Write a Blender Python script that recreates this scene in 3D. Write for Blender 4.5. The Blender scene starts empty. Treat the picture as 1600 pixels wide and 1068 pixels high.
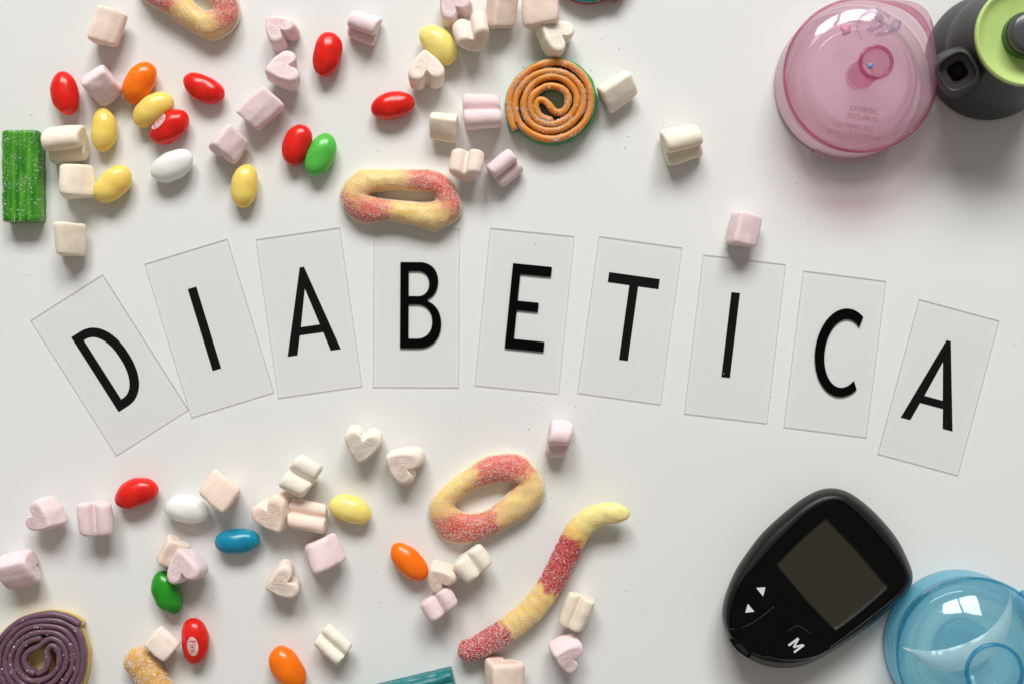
import bpy, bmesh, math, random
import numpy as np
from mathutils import Vector, noise
from mathutils.bvhtree import BVHTree

# ------------------------------------------------------------------ camera, world, lamps, exposure
S = 0.00025            # metres per photo pixel on the tabletop
D = 1900.0             # camera height in the same unit
sc = bpy.context.scene
R = math.radians
cam_d = bpy.data.cameras.new('camera'); cam = bpy.data.objects.new('camera', cam_d)
sc.collection.objects.link(cam); sc.camera = cam
cam.location = (0, 0, D*S)
cam_d.sensor_width = 36.0; cam_d.lens = 36.0*D/1600.0
cam_d.clip_start = 0.01; cam_d.clip_end = 20
cam_d.dof.use_dof = True; cam_d.dof.focus_distance = (D-15)*S; cam_d.dof.aperture_fstop = 7.0

w = bpy.data.worlds.new("World"); sc.world = w; w.use_nodes = True
bg = w.node_tree.nodes['Background']
bg.inputs[0].default_value = (1.0, 0.91, 0.83, 1); bg.inputs[1].default_value = 0.225

def window_lamp(x, y, z, wx, wy, power, col, tgt=(0, 0, 0)):
    ld = bpy.data.lights.new('window_light', 'AREA'); ld.shape = 'RECTANGLE'
    ld.size = wx; ld.size_y = wy; ld.energy = power; ld.color = col
    lo = bpy.data.objects.new('window_light', ld); sc.collection.objects.link(lo)
    lo.location = (x, y, z)
    d = Vector(tgt) - Vector((x, y, z))
    lo.rotation_euler = d.to_track_quat('-Z', 'Y').to_euler()
    return lo
# the two sashes of the window above the top edge of the picture
WC = (1.0, 0.997, 0.98)
window_lamp(-0.52, 2.20, 1.84, 0.92, 0.90, 51.5, WC, (-0.52, 0, 0))
window_lamp( 0.52, 2.20, 1.84, 0.92, 0.90, 50.0, WC, ( 0.52, 0, 0))

sc.view_settings.view_transform = 'Standard'; sc.view_settings.look = 'None'
sc.view_settings.exposure = 0; sc.view_settings.gamma = 1
sc.cycles.transparent_max_bounces = 32; sc.cycles.max_bounces = 14
sc.cycles.caustics_reflective = False; sc.cycles.caustics_refractive = False

# ------------------------------------------------------------------ helpers
def P(px, py, z=0.0):
    k = (D-z)/D
    return np.array([(px-800.0)*k, (534.0-py)*k, z])

def tag(o, label=None, cat=None, group=None, kind=None):
    if label: o['label'] = label
    if cat: o['category'] = cat
    if group: o['group'] = group
    if kind: o['kind'] = kind
    return o

def empty(name, org):
    o = bpy.data.objects.new(name, None); o.empty_display_size = 0.01
    sc.collection.objects.link(o); o.location = tuple(np.array(org)*S); o['_o'] = [float(c) for c in org]
    return o

def org_of(o):
    while o.parent: o = o.parent
    return np.array(list(o['_o'])) if '_o' in o else np.zeros(3)

def mk(name, V, F, mat, parent=None, org=None, smooth=True, fm=None, col=None):
    """verts in picture units; origin org for top level, else the parent's"""
    V = np.asarray(V, float)
    o0 = org_of(parent) if parent is not None else (np.array(org, float) if org is not None else np.array([V[:, 0].mean(), V[:, 1].mean(), V[:, 2].min()]))
    me = bpy.data.meshes.new(name)
    me.from_pydata([tuple(v) for v in (V-o0)*S], [], F)
    for m in (mat if isinstance(mat, (list, tuple)) else [mat]): me.materials.append(m)
    if smooth: me.polygons.foreach_set('use_smooth', [True]*len(me.polygons))
    if fm is not None: me.polygons.foreach_set('material_index', fm)
    if col is not None:
        a = me.color_attributes.new('tint', 'FLOAT_COLOR', 'POINT')
        c = np.ones((len(V), 4), np.float32); c[:, :3] = col
        a.data.foreach_set('color', c.ravel())
    me.update()
    o = bpy.data.objects.new(name, me); sc.collection.objects.link(o)
    if parent is not None: o.parent = parent
    else:
        o.location = tuple(o0*S); o['_o'] = [float(c) for c in o0]
    return o

def fix_normals(o):
    bm = bmesh.new(); bm.from_mesh(o.data); bmesh.ops.recalc_face_normals(bm, faces=bm.faces); bm.to_mesh(o.data); bm.free()

def catmull(pts, n, closed=True):
    pts = [np.array(p, float) for p in pts]; m = len(pts); out = []
    segs = m if closed else m-1
    for i in range(segs):
        if closed: p0, p1, p2, p3 = pts[i-1], pts[i], pts[(i+1) % m], pts[(i+2) % m]
        else:
            p1, p2 = pts[i], pts[i+1]
            p0 = pts[i-1] if i > 0 else 2*p1-p2
            p3 = pts[i+2] if i+2 < m else 2*p2-p1
        for k in range(12):
            t = k/12.0
            out.append(0.5*((2*p1)+(-p0+p2)*t+(2*p0-5*p1+4*p2-p3)*t*t+(-p0+3*p1-3*p2+p3)*t**3))
    if not closed: out.append(pts[-1])
    out = np.array(out)
    Q = np.vstack([out, out[:1]]) if closed else out
    s = np.concatenate([[0], np.cumsum(np.linalg.norm(np.diff(Q, axis=0), axis=1))])
    tt = np.linspace(0, s[-1], n+1)[:-1] if closed else np.linspace(0, s[-1], n)
    return np.stack([np.interp(tt, s, Q[:, j]) for j in range(Q.shape[1])], 1)

def loft(rings, cap0=True, cap1=True, closed_loop=False):
    n = len(rings[0]); V = np.vstack(rings); F = []
    m = len(rings)
    for i in range(m if closed_loop else m-1):
        a = i*n; b = ((i+1) % m)*n
        for j in range(n):
            k = (j+1) % n
            F.append((a+j, a+k, b+k, b+j))
    if not closed_loop:
        if cap0:
            V = np.vstack([V, rings[0].mean(0)]); c = len(V)-1
            F += [(c, (j+1) % n, j) for j in range(n)]
        if cap1:
            V = np.vstack([V, rings[-1].mean(0)]); c = len(V)-1; a = (m-1)*n
            F += [(c, a+j, a+(j+1) % n) for j in range(n)]
    return V, F

def lathe(prof, cx, cy, seg=96, rmod=None, close=False):
    rings = []
    for r, z in prof:
        th = np.linspace(0, 2*math.pi, seg, endpoint=False)
        rr = np.full(seg, float(r))
        if rmod is not None: rr = rmod(th, rr, z)
        rings.append(np.stack([cx+rr*np.cos(th), cy+rr*np.sin(th), np.full(seg, float(z))], 1))
    return loft(rings, False, False, close)

def poly_solid(name, loops, z0, z1, mat, parent, bevel=0.0, xf=None):
    """loops: list of closed 2-D outlines (first outer, rest holes) -> extruded filled solid"""
    cu = bpy.data.curves.new(name, 'CURVE'); cu.dimensions = '2D'; cu.fill_mode = 'BOTH'
    for lp in loops:
        sp = cu.splines.new('POLY'); sp.points.add(len(lp)-1)
        for i, p in enumerate(lp): sp.points[i].co = (p[0], p[1], 0, 1)
        sp.use_cyclic_u = True
    cu.extrude = max((z1-z0)/2-bevel, 0.0001); cu.bevel_depth = bevel; cu.bevel_resolution = 1
    cu.offset = -bevel
    t = bpy.data.objects.new('t', cu); sc.collection.objects.link(t)
    dg = bpy.context.evaluated_depsgraph_get(); dg.update()
    me = bpy.data.meshes.new_from_object(t.evaluated_get(dg))
    V = np.array([v.co[:] for v in me.vertices]); F = [tuple(p.vertices) for p in me.polygons]
    bpy.data.objects.remove(t); bpy.data.curves.remove(cu)
    V[:, 2] += (z0+z1)/2
    if xf is not None: V = xf(V)
    bpy.data.meshes.remove(me)
    return mk(name, V, F, mat, parent, smooth=False)

def text_mesh(txt, size):
    cu = bpy.data.curves.new('txt', 'FONT'); cu.body = txt; cu.size = size; cu.align_x = 'CENTER'; cu.align_y = 'CENTER'
    t = bpy.data.objects.new('t', cu); sc.collection.objects.link(t)
    dg = bpy.context.evaluated_depsgraph_get(); dg.update()
    me = bpy.data.meshes.new_from_object(t.evaluated_get(dg))
    bm = bmesh.new(); bm.from_mesh(me)
    bmesh.ops.triangulate(bm, faces=bm.faces)
    bmesh.ops.remove_doubles(bm, verts=bm.verts, dist=1e-4)
    V = np.array([v.co[:] for v in bm.verts]); F = [tuple(v.index for v in f.verts) for f in bm.faces]
    bm.free(); bpy.data.objects.remove(t); bpy.data.curves.remove(cu); bpy.data.meshes.remove(me)
    return V, F

def rot2(ang):
    c, s = math.cos(R(ang)), math.sin(R(ang)); return np.array([[c, -s], [s, c]])

# ------------------------------------------------------------------ materials
def newmat(name):
    m = bpy.data.materials.new(name); m.use_nodes = True
    return m, m.node_tree, m.node_tree.nodes['Principled BSDF']

def add_bump(nt, b, layers, dist=0.0002):
    """layers: (scale, strength) of noise heights, in object metres"""
    tc = nt.nodes.new('ShaderNodeTexCoord'); prev = None
    for sc_, st in layers:
        n = nt.nodes.new('ShaderNodeTexNoise'); n.inputs['Scale'].default_value = sc_; n.inputs['Detail'].default_value = 3
        nt.links.new(tc.outputs['Object'], n.inputs['Vector'])
        bp = nt.nodes.new('ShaderNodeBump'); bp.inputs['Strength'].default_value = st; bp.inputs['Distance'].default_value = dist
        nt.links.new(n.outputs['Fac'], bp.inputs['Height'])
        if prev: nt.links.new(prev.outputs[0], bp.inputs['Normal'])
        prev = bp
    nt.links.new(prev.outputs[0], b.inputs['Normal'])
    return tc

def vary(nt, b, tc, c1, c2, scale, lo=0.35, hi=0.65, detail=3):
    n = nt.nodes.new('ShaderNodeTexNoise'); n.inputs['Scale'].default_value = scale; n.inputs['Detail'].default_value = detail
    nt.links.new(tc.outputs['Object'], n.inputs['Vector'])
    mr = nt.nodes.new('ShaderNodeMapRange'); mr.inputs[1].default_value = lo; mr.inputs[2].default_value = hi
    nt.links.new(n.outputs['Fac'], mr.inputs[0])
    mx = nt.nodes.new('ShaderNodeMix'); mx.data_type = 'RGBA'
    mx.inputs[6].default_value = (*c1, 1); mx.inputs[7].default_value = (*c2, 1)
    nt.links.new(mr.outputs[0], mx.inputs[0])
    if b is not None: nt.links.new(mx.outputs[2], b.inputs['Base Color'])
    return mx

def set_sss(b, wgt, rad, scale):
    b.inputs['Subsurface Weight'].default_value = wgt
    b.inputs['Subsurface Radius'].default_value = rad
    b.inputs['Subsurface Scale'].default_value = scale

def m_table():
    m, nt, b = newmat('white_laminate')
    tc = add_bump(nt, b, [(700, 0.05), (45, 0.06)], 0.0002)
    vary(nt, b, tc, (0.790, 0.796, 0.780), (0.762, 0.768, 0.752), 5, 0.3, 0.7)
    n = nt.nodes.new('ShaderNodeTexNoise'); n.inputs['Scale'].default_value = 14; n.inputs['Detail'].default_value = 6; n.inputs['Distortion'].default_value = 1.5
    nt.links.new(tc.outputs['Object'], n.inputs['Vector'])
    mr = nt.nodes.new('ShaderNodeMapRange'); mr.inputs[1].default_value = 0.35; mr.inputs[2].default_value = 0.65; mr.inputs[3].default_value = 0.34; mr.inputs[4].default_value = 0.50
    nt.links.new(n.outputs['Fac'], mr.inputs[0]); nt.links.new(mr.outputs[0], b.inputs['Roughness'])
    b.inputs['Specular IOR Level'].default_value = 0.35
    return m

def m_marsh(name, c, cut):
    m, nt, b = newmat(name)
    tc = add_bump(nt, b, [(3200, 0.85), (1400, 0.8 if cut else 0.65), (520, 0.7 if cut else 0.05)], 0.00035 if cut else 0.0002)
    d = tuple(x*y for x, y in zip(c, (0.93, 0.87, 0.85) if cut else (0.97, 0.94, 0.93)))
    vary(nt, b, tc, c, d, 420 if cut else 160)
    b.inputs['Roughness'].default_value = 0.85; b.inputs['Specular IOR Level'].default_value = 0.2
    set_sss(b, 0.5, (1.0, 0.66, 0.5), 0.0020)
    return m

def m_bean(name, c, c2, rough=0.24, dusty=0.26):
    m, nt, b = newmat(name)
    tc = add_bump(nt, b, [(1500, 0.05), (350, 0.07)], 0.0002)
    mx = vary(nt, b, tc, c, c2, 150)
    # fine sugar dust on the glaze
    n = nt.nodes.new('ShaderNodeTexNoise'); n.inputs['Scale'].default_value = 2600; n.inputs['Detail'].default_value = 2
    nt.links.new(tc.outputs['Object'], n.inputs['Vector'])
    mr = nt.nodes.new('ShaderNodeMapRange'); mr.inputs[1].default_value = 0.66; mr.inputs[2].default_value = 0.74; mr.inputs[4].default_value = dusty
    nt.links.new(n.outputs['Fac'], mr.inputs[0])
    m2 = nt.nodes.new('ShaderNodeMix'); m2.data_type = 'RGBA'; m2.inputs[7].default_value = (0.85, 0.7, 0.6, 1)
    nt.links.new(mr.outputs[0], m2.inputs[0]); nt.links.new(mx.outputs[2], m2.inputs[6]); nt.links.new(m2.outputs[2], b.inputs['Base Color'])
    b.inputs['Roughness'].default_value = rough; b.inputs['Specular IOR Level'].default_value = 0.42
    set_sss(b, 0.9, tuple(max(x, 0.10) for x in c), 0.006)
    return m

def m_gummy(name, rough=0.42, grain=True):
    m, nt, b = newmat(name)
    tc = add_bump(nt, b, [(1600, 0.6 if grain else 0.08), (500, 0.25 if grain else 0.05)], 0.0003)
    at = nt.nodes.new('ShaderNodeAttribute'); at.attribute_name = 'tint'
    if grain:
        n = nt.nodes.new('ShaderNodeTexNoise'); n.inputs['Scale'].default_value = 1900; n.inputs['Detail'].default_value = 2
        nt.links.new(tc.outputs['Object'], n.inputs['Vector'])
        mr = nt.nodes.new('ShaderNodeMapRange'); mr.inputs[1].default_value = 0.52; mr.inputs[2].default_value = 0.70; mr.inputs[4].default_value = 0.38
        nt.links.new(n.outputs['Fac'], mr.inputs[0])
        mx = nt.nodes.new('ShaderNodeMix'); mx.data_type = 'RGBA'; mx.inputs[7].default_value = (0.93, 0.80, 0.58, 1)
        nt.links.new(mr.outputs[0], mx.inputs[0]); nt.links.new(at.outputs['Color'], mx.inputs[6]); nt.links.new(mx.outputs[2], b.inputs['Base Color'])
    else: nt.links.new(at.outputs['Color'], b.inputs['Base Color'])
    b.inputs['Roughness'].default_value = rough
    set_sss(b, 0.65, (1.0, 0.50, 0.20), 0.004)
    return m

def m_plain(name, c, rough=0.5, spec=0.5, bump=None, sss=0, coat=0):
    m, nt, b = newmat(name)
    b.inputs['Base Color'].default_value = (*c, 1); b.inputs['Roughness'].default_value = rough
    b.inputs['Specular IOR Level'].default_value = spec; b.inputs['Coat Weight'].default_value = coat
    tc = add_bump(nt, b, bump or [(600, 0.02)], 0.0001)
    vary(nt, b, tc, c, tuple(x*0.93 for x in c), 120)
    if sss: set_sss(b, sss, tuple(max(x, 0.2) for x in c), 0.002)
    return m

def m_clear(name, tint, body=0.0, body_col=(0.8, 0.8, 0.8), rough=0.03, edge=0.35, ior=1.5, edge_tint=None, refl=1.0, wavy=False):
    """thin clear plastic wall: tinted see-through + Fresnel reflection + a little milky body"""
    m = bpy.data.materials.new(name); m.use_nodes = True; nt = m.node_tree; nt.nodes.clear()
    N = nt.nodes.new; out = N('ShaderNodeOutputMaterial')
    tr = N('ShaderNodeBsdfTransparent'); gl = N('ShaderNodeBsdfGlossy'); gl.inputs['Roughness'].default_value = rough
    lw = N('ShaderNodeLayerWeight'); lw.inputs['Blend'].default_value = edge
    mx = N('ShaderNodeMix'); mx.data_type = 'RGBA'; mx.inputs[6].default_value = (*tint, 1)
    mx.inputs[7].default_value = (*(edge_tint or tuple(t**3 for t in tint)), 1)
    nt.links.new(lw.outputs['Facing'], mx.inputs[0]); nt.links.new(mx.outputs[2], tr.inputs['Color'])
    tcb = N('ShaderNodeTexCoord'); nb = N('ShaderNodeTexNoise'); nb.inputs['Scale'].default_value = 110; nb.inputs['Detail'].default_value = 2
    bpb = N('ShaderNodeBump'); bpb.inputs['Strength'].default_value = 0.22 if wavy else 0.0; bpb.inputs['Distance'].default_value = 0.0006
    nt.links.new(tcb.outputs['Object'], nb.inputs['Vector']); nt.links.new(nb.outputs['Fac'], bpb.inputs['Height'])
    if wavy: nt.links.new(bpb.outputs[0], gl.inputs['Normal'])
    # Schlick reflectance, the same from both sides of the wall
    l2 = N('ShaderNodeLayerWeight'); l2.inputs['Blend'].default_value = 0.5
    pw = N('ShaderNodeMath'); pw.operation = 'POWER'; pw.inputs[1].default_value = 5.0; nt.links.new(l2.outputs['Facing'], pw.inputs[0])
    f0 = ((ior-1)/(ior+1))**2
    mul = N('ShaderNodeMath'); mul.operation = 'MULTIPLY_ADD'; mul.inputs[1].default_value = (0.9-f0)*refl; mul.inputs[2].default_value = f0*refl; nt.links.new(pw.outputs[0], mul.inputs[0])
    df = N('ShaderNodeBsdfDiffuse'); df.inputs['Color'].default_value = (*body_col, 1)
    tl = N('ShaderNodeBsdfTranslucent'); tl.inputs['Color'].default_value = (*body_col, 1)
    dm = N('ShaderNodeMixShader'); dm.inputs[0].default_value = 0.5
    nt.links.new(df.outputs[0], dm.inputs[1]); nt.links.new(tl.outputs[0], dm.inputs[2])
    m1 = N('ShaderNodeMixShader'); m1.inputs[0].default_value = body
    nt.links.new(tr.outputs[0], m1.inputs[1]); nt.links.new(dm.outputs[0], m1.inputs[2])
    m2 = N('ShaderNodeMixShader'); nt.links.new(mul.outputs[0], m2.inputs[0])
    nt.links.new(m1.outputs[0], m2.inputs[1]); nt.links.new(gl.outputs[0], m2.inputs[2])
    nt.links.new(m2.outputs[0], out.inputs['Surface'])
    return m

def m_rim(name, c=(0.85, 0.86, 0.83)):
    """cut acrylic edge: passes on the light that arrives through the plate"""
    m = bpy.data.materials.new(name); m.use_nodes = True; nt = m.node_tree; nt.nodes.clear()
    N = nt.nodes.new; out = N('ShaderNodeOutputMaterial')
    tl = N('ShaderNodeBsdfTranslucent'); tl.inputs['Color'].default_value = (*c, 1)
    tr = N('ShaderNodeBsdfTransparent'); mx = N('ShaderNodeMixShader'); mx.inputs[0].default_value = 0.2
    nt.links.new(tl.outputs[0], mx.inputs[1]); nt.links.new(tr.outputs[0], mx.inputs[2]); nt.links.new(mx.outputs[0], out.inputs['Surface'])
    return m

def m_sugar():
    m, nt, b = newmat('sugar_grains')
    b.inputs['Base Color'].default_value = (0.95, 0.93, 0.90, 1); b.inputs['Roughness'].default_value = 0.12
    set_sss(b, 0.3, (1, 1, 1), 0.0004)
    tr = nt.nodes.new('ShaderNodeBsdfTransparent'); mx = nt.nodes.new('ShaderNodeMixShader'); mx.inputs[0].default_value = 0.25
    out = nt.nodes['Material Output']
    nt.links.new(b.outputs[0], mx.inputs[1]); nt.links.new(tr.outputs[0], mx.inputs[2]); nt.links.new(mx.outputs[0], out.inputs['Surface'])
    return m

M_TABLE = m_table(); M_SUGAR = m_sugar()
MC = {'pink': (0.87, 0.71, 0.735), 'peach': (0.90, 0.745, 0.64), 'cream': (0.90, 0.82, 0.68), 'pale': (0.90, 0.79, 0.70), 'white': (0.91, 0.86, 0.75)}
M_MARSH = {k: (m_marsh(k+'_marshmallow_skin', c, False), m_marsh(k+'_marshmallow_cut', c, True)) for k, c in MC.items()}
BC = {'red': ((0.76, 0.020, 0.010), (0.62, 0.010, 0.008)), 'orange': ((0.93, 0.22, 0.004), (0.86, 0.17, 0.002)),
      'yellow': ((0.90, 0.70, 0.20), (0.87, 0.62, 0.13)), 'lemon': ((0.90, 0.77, 0.27), (0.88, 0.72, 0.21)),
      'green': ((0.025, 0.33, 0.02), (0.012, 0.24, 0.012)), 'lime': ((0.12, 0.56, 0.09), (0.09, 0.47, 0.07)),
      'blue': ((0.008, 0.29, 0.44), (0.004, 0.24, 0.38)), 'white': ((0.84, 0.85, 0.82), (0.80, 0.81, 0.78))}
M_BEAN = {k: m_bean(k+'_candy_glaze', *c) for k, c in BC.items()}
M_GUM = m_gummy('sugared_gummy'); M_CORD = m_gummy('licorice_cord', 0.36, False)

# ------------------------------------------------------------------ tabletop
V = np.array([[-2600, -2400, 0], [2600, -2400, 0], [2600, 2400, 0], [-2600, 2400, 0], [-2600, -2400, -90], [2600, -2400, -90], [2600, 2400, -90], [-2600, 2400, -90]], float)
tb = mk('tabletop', V, [(0, 1, 2, 3), (7, 6, 5, 4), (0, 4, 5, 1), (1, 5, 6, 2), (2, 6, 7, 3), (3, 7, 4, 0)], M_TABLE, smooth=False, org=(0, 0, 0))
tag(tb, kind='structure')

# ------------------------------------------------------------------ sugar grains
OCT_F = [(0, 2, 4), (2, 1, 4), (1, 3, 4), (3, 0, 4), (2, 0, 5), (1, 2, 5), (3, 1, 5), (0, 3, 5)]
CUBE = np.array([[x, y, z] for x in (-1, 1) for y in (-1, 1) for z in (-1, 1)], float)*0.6
CUBE_F = [(0, 1, 3, 2), (4, 6, 7, 5), (0, 4, 5, 1), (2, 3, 7, 6), (0, 2, 6, 4), (1, 5, 7, 3)]
def grains(name, pts, parent, rmin, rmax, seed=0, sizes=None):
    rg = np.random.RandomState(seed); Vs = []; Fs = []
    for i, p in enumerate(pts):
        q = rg.normal(size=(3, 3)); q, _ = np.linalg.qr(q)
        r = rmin+(rmax-rmin)*rg.rand()**2.2
        Vs.append((CUBE*rg.uniform(0.6, 1.15, 3)*r) @ q.T + p)
        Fs += [tuple(a+i*8 for a in f) for f in CUBE_F]
    o = mk(name, np.vstack(Vs), Fs, M_SUGAR, parent, smooth=False)
    tag(o, kind='stuff')
    return o

def surf_samples(V, F, n, seed=0, up=-0.2, dens=None):
    rg = np.random.RandomState(seed); T = []
    for f in F:
        T.append((f[0], f[1], f[2]))
        if len(f) == 4: T.append((f[0], f[2], f[3]))
    T = np.array(T); a, b, c = V[T[:, 0]], V[T[:, 1]], V[T[:, 2]]
    nr = np.cross(b-a, c-a); A = np.linalg.norm(nr, axis=1)+1e-9; nz = nr[:, 2]/A
    wt = A*(np.abs(nz) > 0.03)*((a+b+c)[:, 2] > 3)
    if dens is not None: wt = wt*dens((a+b+c)/3)
    idx = rg.choice(len(T), n, p=wt/wt.sum())
    u = rg.rand(n, 1); v = rg.rand(n, 1); fl = (u+v) > 1; u = np.where(fl, 1-u, u); v = np.where(fl, 1-v, v)
    return a[idx]+(b-a)[idx]*u+(c-a)[idx]*v

# ------------------------------------------------------------------ letter cards
M_PLATE = m_clear('clear_acrylic', (0.996, 0.996, 0.994), 0.002, (0.75, 0.75, 0.72), 0.05, 0.2, 1.45, refl=0.38)
M_RIM = m_rim('acrylic_cut_edge')
def m_vinyl():
    m, nt, b = newmat('black_vinyl')
    tc = add_bump(nt, b, [(900, 0.05)], 0.0001)
    n = nt.nodes.new('ShaderNodeTexNoise'); n.inputs['Scale'].default_value = 900; nt.links.new(tc.outputs['Object'], n.inputs['Vector'])
    mr = nt.nodes.new('ShaderNodeMapRange'); mr.inputs[1].default_value = 0.74; mr.inputs[2].default_value = 0.80; mr.inputs[4].default_value = 0.5
    nt.links.new(n.outputs['Fac'], mr.inputs[0])
    mx = nt.nodes.new('ShaderNodeMix'); mx.data_type = 'RGBA'; mx.inputs[6].default_value = (0.0022, 0.0032, 0.0032, 1); mx.inputs[7].default_value = (0.2, 0.2, 0.18, 1)
    nt.links.new(mr.outputs[0], mx.inputs[0]); nt.links.new(mx.outputs[2], b.inputs['Base Color'])
    b.inputs['Roughness'].default_value = 0.4; b.inputs['Specular IOR Level'].default_value = 0.03
    return m
M_VINYL = m_vinyl()

def ell(cx, cy, rx, ry, a0, a1, n=28, p=1.0):
    out = []
    for i in range(n+1):
        a = R(a0+(a1-a0)*i/n); c, s = math.cos(a), math.sin(a)
        out.append((cx+rx*math.copysign(abs(c)**p, c), cy+ry*math.copysign(abs(s)**p, s)))
    return out
def rect(x0, y0, x1, y1): return [(x0, y0), (x1, y0), (x1, y1), (x0, y1)]
def L_A(dx=0, dy=0):
    o = [(-43, -64), (-27.5, -64), (-19.6, -34), (17.4, -34), (25, -64), (41, -64), (2.0, 71), (-4.8, 71)]
    # crossbar between the legs
    h = [(-16.0, -21.5), (-1.5, 37), (13.8, -21.5)]
    return [[(x+dx, y+dy) for x, y in o], [(x+dx, y+dy) for x, y in h]]
LETTERS = {
 'D': [[(-28, -70)]+ell(-12, -1, 46, 69, -90, 90, 40, 0.9)+[(-28, 68)], [(-14, -55.5)]+ell(-12, -1, 31, 54.5, -90, 90, 36, 0.9)+[(-14, 53.5)]],
 'I': [rect(-15, -66, -1, 67)],
 'A': L_A(),
 'B': [[(-25, -64)]+ell(3, -26, 36, 38, -90, 66, 30, 0.92)+ell(5, 40, 29, 30, -68, 90, 26, 0.92)+[(-25, 70)],
       [(-12, -49)]+ell(1, -22.5, 24, 26.5, -90, 90, 24, 0.9)+[(-12, 4)], [(-12, 17)]+ell(2, 36.5, 18, 19.5, -90, 90, 24, 0.9)+[(-12, 56)]],
 'E': [[(-25, -62), (36, -62), (36, -46), (-12, -46), (-12, -1.5), (21, -1.5), (21, 13.5), (-12, 13.5), (-12, 55), (36, 55), (36, 71), (-25, 71)]],
 'T': [[(-8, -64), (6, -64), (6, 53), (38, 53), (38, 69), (-42, 69), (-42, 53), (-8, 53)]],
 'J': [rect(-14, -62, -0.5, 71)],
 'C': [ell(13, 3, 44.6, 69, 58, 308, 60)+ell(14, 2, 30.5, 53.5, 312, 53, 60)],
 'Z': L_A(-1.5, 2.5),
}
CARDS = [('D', 171, 569, 32.5, 133.5, 250, 'clear acrylic plate with black letter D, tilted most, at the left end of the word'),
 ('I', 327, 511.5, 17, 135, 250.5, 'clear acrylic plate with black letter I between the D plate and the first A plate'),
 ('A', 482.8, 487.5, 8.1, 132.5, 250, 'clear acrylic plate with black letter A directly left of the B plate'),
 ('B', 650.5, 479.8, -0.3, 134, 248, 'clear acrylic plate with black letter B lying under the shadow of the gummy ring'),
 ('E', 819.5, 484.5, -5.7, 132, 247, 'clear acrylic plate with black letter E between the B and T plates'),
 ('T', 984, 499.3, -7.9, 131, 247, 'clear acrylic plate with black letter T'),
 ('J', 1148.5, 528.5, -6.8, 130, 250, 'clear acrylic plate with black letter I just below a pink marshmallow, left of the C'),
 ('C', 1304.5, 552, -7.2, 130, 246, 'clear acrylic plate with black letter C'),
 ('Z', 1466.5, 603.8, -15, 129.5, 250, 'clear acrylic plate with black letter A at the right end of the word')]
PT = 2.6
for ch, cx, cy, ang, cw, chh, lab in CARDS:
    c0 = P(cx, cy, PT/2); c0[2] = 0
    k = (D-PT/2)/D; M2 = rot2(ang)
    t = tag(empty('letter_card', c0), lab, 'letter plate', 'clear plates spelling a word across the table')
    hw, hh, cf = cw/2*k, chh/2*k, 0.3
    ring = lambda i, z: np.array([[sx*(hw-i), sy*(hh-i), z] for sx, sy in ((-1, -1), (1, -1), (1, 1), (-1, 1))])
    V, F = loft([ring(cf, 0.4), ring(0, 0.4+cf), ring(0, PT-cf), ring(cf, PT)], False, False)
    F = list(F); nf = len(F); F += [(3, 2, 1, 0), (12, 13, 14, 15)]
    fm = [1]*nf+[0, 0]
    V[:, :2] = V[:, :2] @ M2.T; V[:, :2] += c0[:2]
    mk('plate', V, F, [M_PLATE, M_RIM], t, smooth=False, fm=fm)
    def xf(V, M2=M2, c0=c0, k=k):
        V = V.copy(); V[:, :2] = (V[:, :2]*k) @ M2.T + c0[:2]; return V
    zl = PT+0.05 if ch in 'BEC' else 0.12
    poly_solid('letter', LETTERS[ch], zl, zl+0.22, M_VINYL, t, 0, xf)

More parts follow.
